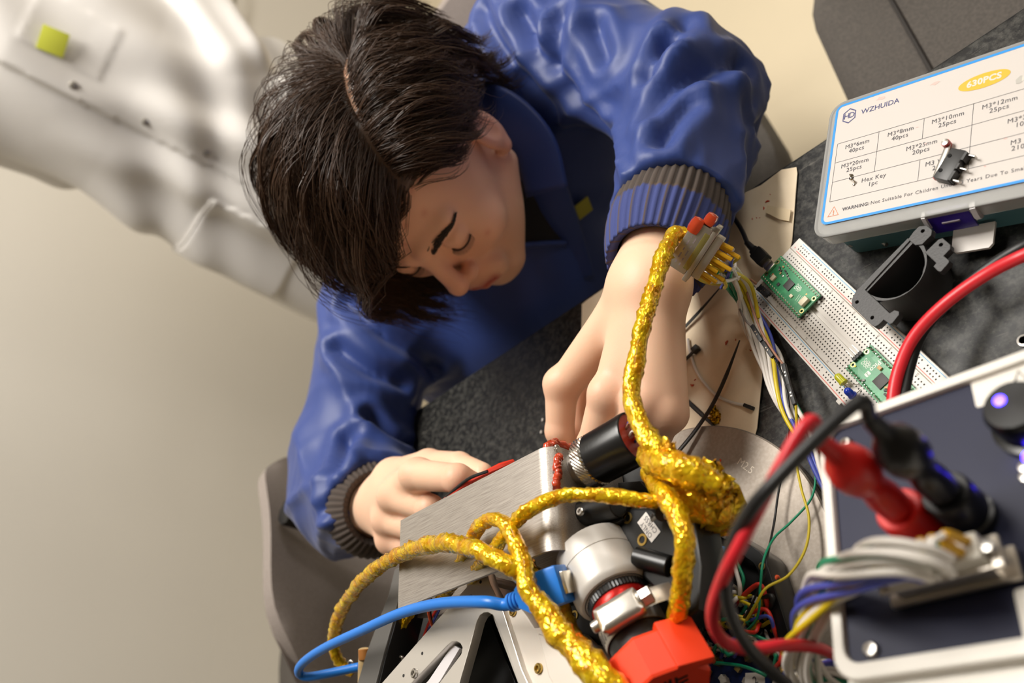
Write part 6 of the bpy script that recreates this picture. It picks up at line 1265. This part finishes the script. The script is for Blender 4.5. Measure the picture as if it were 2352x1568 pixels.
for q in (((1630, 1295, 46), (1690, 1380, 36), 50, 'k'), ((1680, 1340, 50), (1670, 1380, 44), 60, 'k'), ((1750, 1365, 44), (1770, 1400, 40), 60, 'k'), ((1600, 1430, 40), (1620, 1470, 36), 50, 'k')): arc(*q, r=.0013)
arc((1688, 1283, 58), (1700, 1380, 40), 62, 'g', .0009, (1708, 1330, 60))
rr_ = random.Random(5)
for i in range(34):
    a = (rr_.uniform(1600, 1780), rr_.uniform(1335, 1500), 30); c = (a[0] + rr_.uniform(-70, 70), a[1] + rr_.uniform(-40, 70), 30); c = (min(max(c[0], 1598), 1790), min(max(c[1], 1330), 1540), 30)
    arc(a, c, rr_.uniform(36, 62), rr_.choice('gyywrkbgwo'), .0010)
# --- blue usb cable into the camera
M_ub = mat('usb_blue', (34, 122, 216), .36, sss=.04); M_ub2 = mat('usb_blue_dark', (24, 96, 180), .4)
ub = empty('usb_cable', V(1260, 1345, 130), 'bright blue usb cable plugged into the silver camera', 'cable')
pc_ = V(1306, 1335, 146); pdv = (V(1205, 1372, 150) - V(1306, 1335, 146)).normalized(); FU2 = frame(pc_, pdv, (0.25, -.35, 1))
b = MB(); b.box((.0135, 0, 0), (.023, .0205, .0140), bev=.0018); me = b.mesh('plug_boot'); me.transform(FU2); pb = link('plug_boot', me, M_ub, ub)
b = MB(); b.prism([(.024, -.0100, -.0065), (.031, -.0050, -.0065), (.031, .0050, -.0065), (.024, .0100, -.0065)], (0, 0, .013)); me = b.mesh('plug_taper'); me.transform(FU2); link('plug_taper', me, M_ub, ub, ang=20)
b = MB(); b.box((.0015, 0, 0), (.004, .012, .009), bev=.0004); me = b.mesh('plug_metal'); me.transform(FU2); link('plug_metal', me, M_tin, ub)
for (dx, dy) in ((.010, .002), (.010, -.002), (.014, 0), (.014, .004)): b = MB(); b.box((dx, dy, .0064), (.0022, .0008, .0003)); me = b.mesh('usb_mark'); me.transform(FU2); link('usb_mark', me, M_ub2, pb)
for i in range(5): b = MB(); b.lathe([(.0050, .030 + i * .0026), (.0054, .0304 + i * .0026), (.0052, .0318 + i * .0026), (.0040, .032 + i * .0026)], pc_, pdv, 20); b.build('strain_rib', M_ub, ub)
b = MB(); e_ = pc_ + pdv * .030; b.tube([e_, pc_ + pdv * .046] + PV([(1110, 1382, 158), (1010, 1386, 156), (920, 1408, 150), (830, 1448, 142), (745, 1488, 134), (698, 1520, 128), (686, 1542, 122), (705, 1554, 114), (760, 1545, 104), (830, 1530, 92)]), [.0042] + [.0036] * 11, 14, 10); b.build('cord', M_ub, ub, ang=180)
# small pliers held in the right hand
tl_ = empty('pliers', V(1140, 1076, 100), 'small red handled tool gripped in the fist behind the cover', 'tool')
b = MB(); b.tube(PV([(1020, 1150, 112), (1070, 1112, 116), (1105, 1092, 112), (1150, 1072, 104), (1180, 1060, 96)]), [.0018, .002, .002, .003, .002], 8, 6); b.build('handle', mat('handle_red', (206, 52, 30), .4), tl_)
b = MB(); b.tube(PV([(1025, 1140, 114), (1075, 1100, 120), (1120, 1082, 116)]), .0012, 8, 6); b.build('spring_wire', M_cabk, tl_)
# ================================================================== bench instrument with sloping panel
I0 = pxw(1890, 985, 125); I1 = pxw(2352, 818, 125); I2 = pxw(1953, 1566, 152)
ix = unit((I1 - I0) * [1, 1, 0]); iy = I0 - I2; iy = iy - ix * (iy @ ix); PL = np.linalg.norm(iy); iy = iy / PL; iz = np.cross(ix, iy)
FI = Matrix(((ix[0], iy[0], iz[0], I0[0] / 1000), (ix[1], iy[1], iz[1], I0[1] / 1000), (ix[2], iy[2], iz[2], I0[2] / 1000 + TZ), (0, 0, 0, 1)))   # origin = far left corner; panel runs +x, -y
def pp(x, y, off=0.0):
    """pixel -> local (x, y) on the panel plane raised by off mm"""
    d = RW @ np.array([(x - 1176) / FPX, (y - 784) / FPX, 1.0]); o = np.array([0, 0, HC]); t = ((I0 + iz * off - o) @ iz) / (d @ iz); q = o + d * t - I0; return (q @ ix / 1000, q @ iy / 1000)
PW = .230; PH = PL / 1000
inst = empty('power_instrument', FI @ Vector((PW / 2, -PH / 2, -.12)), 'bench instrument with navy blue sloping panel in a white case', 'instrument')
inst.location.z = TZ
M_case = mat('case_white', (226, 221, 212), .42); M_navy = mat('panel_navy', (30, 33, 56), .5, bump=(500, .08, .0004), spec=.3)
def il(me, name, m, x=0, y=0, z=0, rot=0.0, par=None, **k): me.transform(FI @ Matrix.Translation((x, y, z)) @ Matrix.Rotation(rot, 4, 'Z')); return link(name, me, m, par or inst, **k)
# bezel ring + panel
il(curve_mesh([rrect(PW, PH + .0, .009, 6, PW / 2, -PH / 2), rrect(PW - .006, PH - .008, .007, 6, PW / 2, -PH / 2 + .0008)], .0022, .0008), 'bezel', M_case)
il(curve_mesh([rrect(PW - .005, PH - .007, .007, 6, PW / 2, -PH / 2 + .0008)], .001), 'panel', M_navy, z=-.0012)
# case: side profile prism down to the bench
zt0, zt1 = (I0[2] - 3) / 1000, (I2[2] - 3) / 1000; A0 = FI @ Vector((.001, -.001, -.003)); A1 = FI @ Vector((.001, -PH + .001, -.003))
b = MB(); yb = A1.y - .115
prof = [Vector((A0.x, A0.y, TZ + .004)), Vector((A0.x, A0.y, A0.z)), Vector((A1.x, A1.y, A1.z)), Vector((A1.x, A1.y - .006, A1.z + .0026)), Vector((A1.x, yb, A1.z + .0026)), Vector((A1.x, yb, TZ + .004))]
b.prism(prof, Vector(ix) * (PW - .002)); b.build('case', M_case, inst, ang=30, bev=.0012)
for (lx_, ly_) in ((.01, -.01), (PW - .012, -.01), (.01, -.2), (PW - .012, -.2)): c = A0 + Vector(ix) * lx_; b = MB(); b.lathe([(.006, 0), (.006, .004)], (c.x, A0.y + ly_ - .003, TZ + .0002), (0, 0, 1), 12); b.build('foot', M_cabk, inst)
for (x, y) in ((1945, 1020), (2003, 1493)):
    p = pp(x, y); b = MB(); b.lathe([(.0032, 0), (.0032, .0010), (.0024, .0020), (.0010, .0022), (.0009, .0014), (.0001, .0014)], (*p, 0), (0, 0, 1), 18); il(b.mesh('panel_screw'), 'panel_screw', M_steel)
q0, q1 = pp(2236, 905), pp(2352, 868); il(curve_mesh([rrect(.075, .0165, .001, 2, q0[0] + .0375, q0[1] + .001)], .00005), 'panel_label', M_case, z=.0002, smooth=False)
b = MB(); b.tube([Vector((.016 + .0022 * k + q0[0], q0[1] + .0005 + .0028 * (1 if k % 2 else -1) * (1 if k % 3 else .6), .0003)) for k in range(9)], .0004, 5); il(b.mesh('pen_scribble'), 'pen_scribble', M_ink)
q = pp(2348, 1440); il(curve_mesh([rrect(.030, .034, .0015, 2, q[0] + .015, q[1] - .004)], .0004), 'panel_label', M_case, z=.0004)
# knob with blue lamp
kx, ky = pp(2352, 985); b = MB(); b.lathe([(.0135, 0), (.0135, .003), (.0110, .0035), (.0115, .014), (.0100, .0165), (.0001, .0168)], (kx + .003, ky, 0), (0, 0, 1), 36); il(b.mesh('knob'), 'knob', mat('knob_black', (18, 18, 19), .25))
M_led = mat('lamp_blue', (60, 50, 255), .3, emis=((60, 40, 255), 14))
b = MB(); b.lathe([(.0022, .0160), (.0022, .0172), (.0001, .0176)], (kx - .0005, ky + .003, 0), (0, 0, 1), 16); il(b.mesh('pilot_lamp'), 'pilot_lamp', M_led)
for (x, y) in ((2346, 1083), (2349, 1105)): p = pp(x, y); b = MB(); b.lathe([(.0020, 0), (.0020, .003), (.0008, .0032)], (p[0] + .002, p[1], 0), (0, 0, 1), 14); il(b.mesh('toggle'), 'toggle', M_steel)
p = pp(2362, 1060); b = MB(); b.lathe([(.0030, 0), (.0030, .003), (.0015, .0042)], (p[0] + .002, p[1], 0), (0, 0, 1), 14); il(b.mesh('pilot_lamp'), 'pilot_lamp', M_led)
# binding posts
RX, RY = pp(2125, 1222); BX_, BY_ = pp(2232, 1188)
def post(x, y, m, name):
    b = MB(); b.lathe([(.0098, 0), (.0098, .004), (.0086, .0046), (.0086, .0062), (.0094, .007), (.0094, .0185), (.0084, .0200), (.0034, .0200), (.0030, .0150), (.0001, .015)], (x, y, 0), (0, 0, 1), 28); return il(b.mesh(name), name, m)
M_rpl = mat('plug_red', (206, 30, 24), .38); M_bpl = mat('plug_black', (16, 16, 18), .3)
post(RX, RY, M_rpl, 'binding_post'); po = post(BX_, BY_, M_bpl, 'binding_post')
for (x, y) in ((RX, RY), (BX_, BY_)):
    b = MB(); b.lathe([(.0034, .0120), (.0034, .0122)], (x, y - .0096, 0), (0, 0, 1), 8); b = MB(); b.lathe([(.0028, 0), (.0028, .0003), (.0001, .0003)], (x - .0094, y, .0125), (-1, 0, 0), 14); il(b.mesh('side_hole'), 'side_hole', mat('hole_gold', (150, 120, 50), .3, .9))
def banana(x, y, m, label, pts, lm, lean=0.0):
    d = Vector((lean, .02, 1)).normalized(); o = Vector((x, y, .0202))
    t = empty('test_lead', FI @ o, label, 'cable'); b = MB()
    b.lathe([(.0022, -.006), (.0024, 0)], o, d, 12); il(b.mesh('pin'), 'pin', M_gold, par=t)
    b = MB(); b.lathe([(.0052, .0004), (.0062, .0012), (.0066, .010), (.0060, .014), (.0058, .019), (.0074, .022), (.0088, .026), (.0090, .031), (.0078, .036), (.0052, .0395), (.0036, .043), (.0032, .050), (.0026, .052)], o, d, 28); il(b.mesh('plug_body'), 'plug_body', m, par=t)
    e_ = FI @ (o + d * .050); e2_ = FI @ (o + d * .060)
    b = MB(); b.tube([e_, e2_] + pts, .0026, 14, 10); b.build('cord', lm, t, ang=180); return t
banana(RX, RY, M_rpl, 'red test lead plugged into the red post of the instrument', PV([(1700, 1250, 214), (1655, 1340, 200), (1636, 1415, 186), (1660, 1470, 172), (1720, 1490, 160), (1800, 1482, 146)]) + PV([(1872, 1486, 118), (1930, 1510, 66)]), M_red)
banana(BX_, BY_, M_bpl, 'black test lead plugged into the black post of the instrument', PV([(1768, 1118, 226), (1700, 1210, 216), (1668, 1300, 204), (1672, 1385, 194), (1706, 1465, 180), (1765, 1535, 158), (1815, 1580, 120)]) + [mm(-222, 66, 60), mm(-222, 50, 10)], M_blk, .02)
# d-sub socket on the panel with plug
sx_, sy_2 = pp(2196, 1336); dx_, dy_ = pp(2326, 1303); an2 = math.atan2(dy_ - sy_2, dx_ - sx_) * .7
ds = empty('panel_plug', FI @ Vector((sx_, sy_2, .002)), 'metal d-sub plug with yellow heat shrink seated in the navy panel', 'connector')
for (nm, sz, zc, m, bv) in (('flange', (.047, .0125, .003), .0030, M_hood, .001), ('shell', (.036, .0110, .008), .0085, M_hood, .0012), ('plug_flange', (.045, .0120, .0026), .0130, M_hood, .001), ('backshell', (.036, .0100, .007), .0175, mat('backshell_pale', (206, 200, 188), .4), .0012)):
    b = MB(); b.box((0, 0, zc), sz, bev=bv); il(b.mesh(nm), nm, m, sx_, sy_2, 0, an2, par=ds)
for s_ in (-1, 1): b = MB(); b.lathe([(.0024, .012), (.0024, .019), (.0010, .0192)], (s_ * .0195, 0, 0), (0, 0, 1), 14); il(b.mesh('jack_screw'), 'jack_screw', M_steel, sx_, sy_2, 0, an2, par=ds)
endp = Vector(CQ[-3])
for j in range(12):
    a_ = FI @ (Matrix.Translation((sx_, sy_2, 0)) @ Matrix.Rotation(an2, 4, 'Z') @ Vector((-.015 + j * .0027, .0018 * (1 if j % 2 else -1), .0205))); c_2 = a_ + Vector(iz) * .010 + (endp - a_).normalized() * .004
    b = MB(); b.tube([a_, a_.lerp(c_2, .6) + Vector(iz) * .002, c_2], .0017, 8, 3); b.build('heat_shrink', M_shr, ds)
    b = MB(); b.tube([c_2, c_2.lerp(endp, .5) + Vector(iz) * .004, endp + Vector(Ub[-3]) * (.0055 * math.cos(j)) + Vector(Wb[-3]) * (.0055 * math.sin(j))], .0012, 7, 5); b.build('wire', WC['wwgbywwwywgw'[j]], ds)
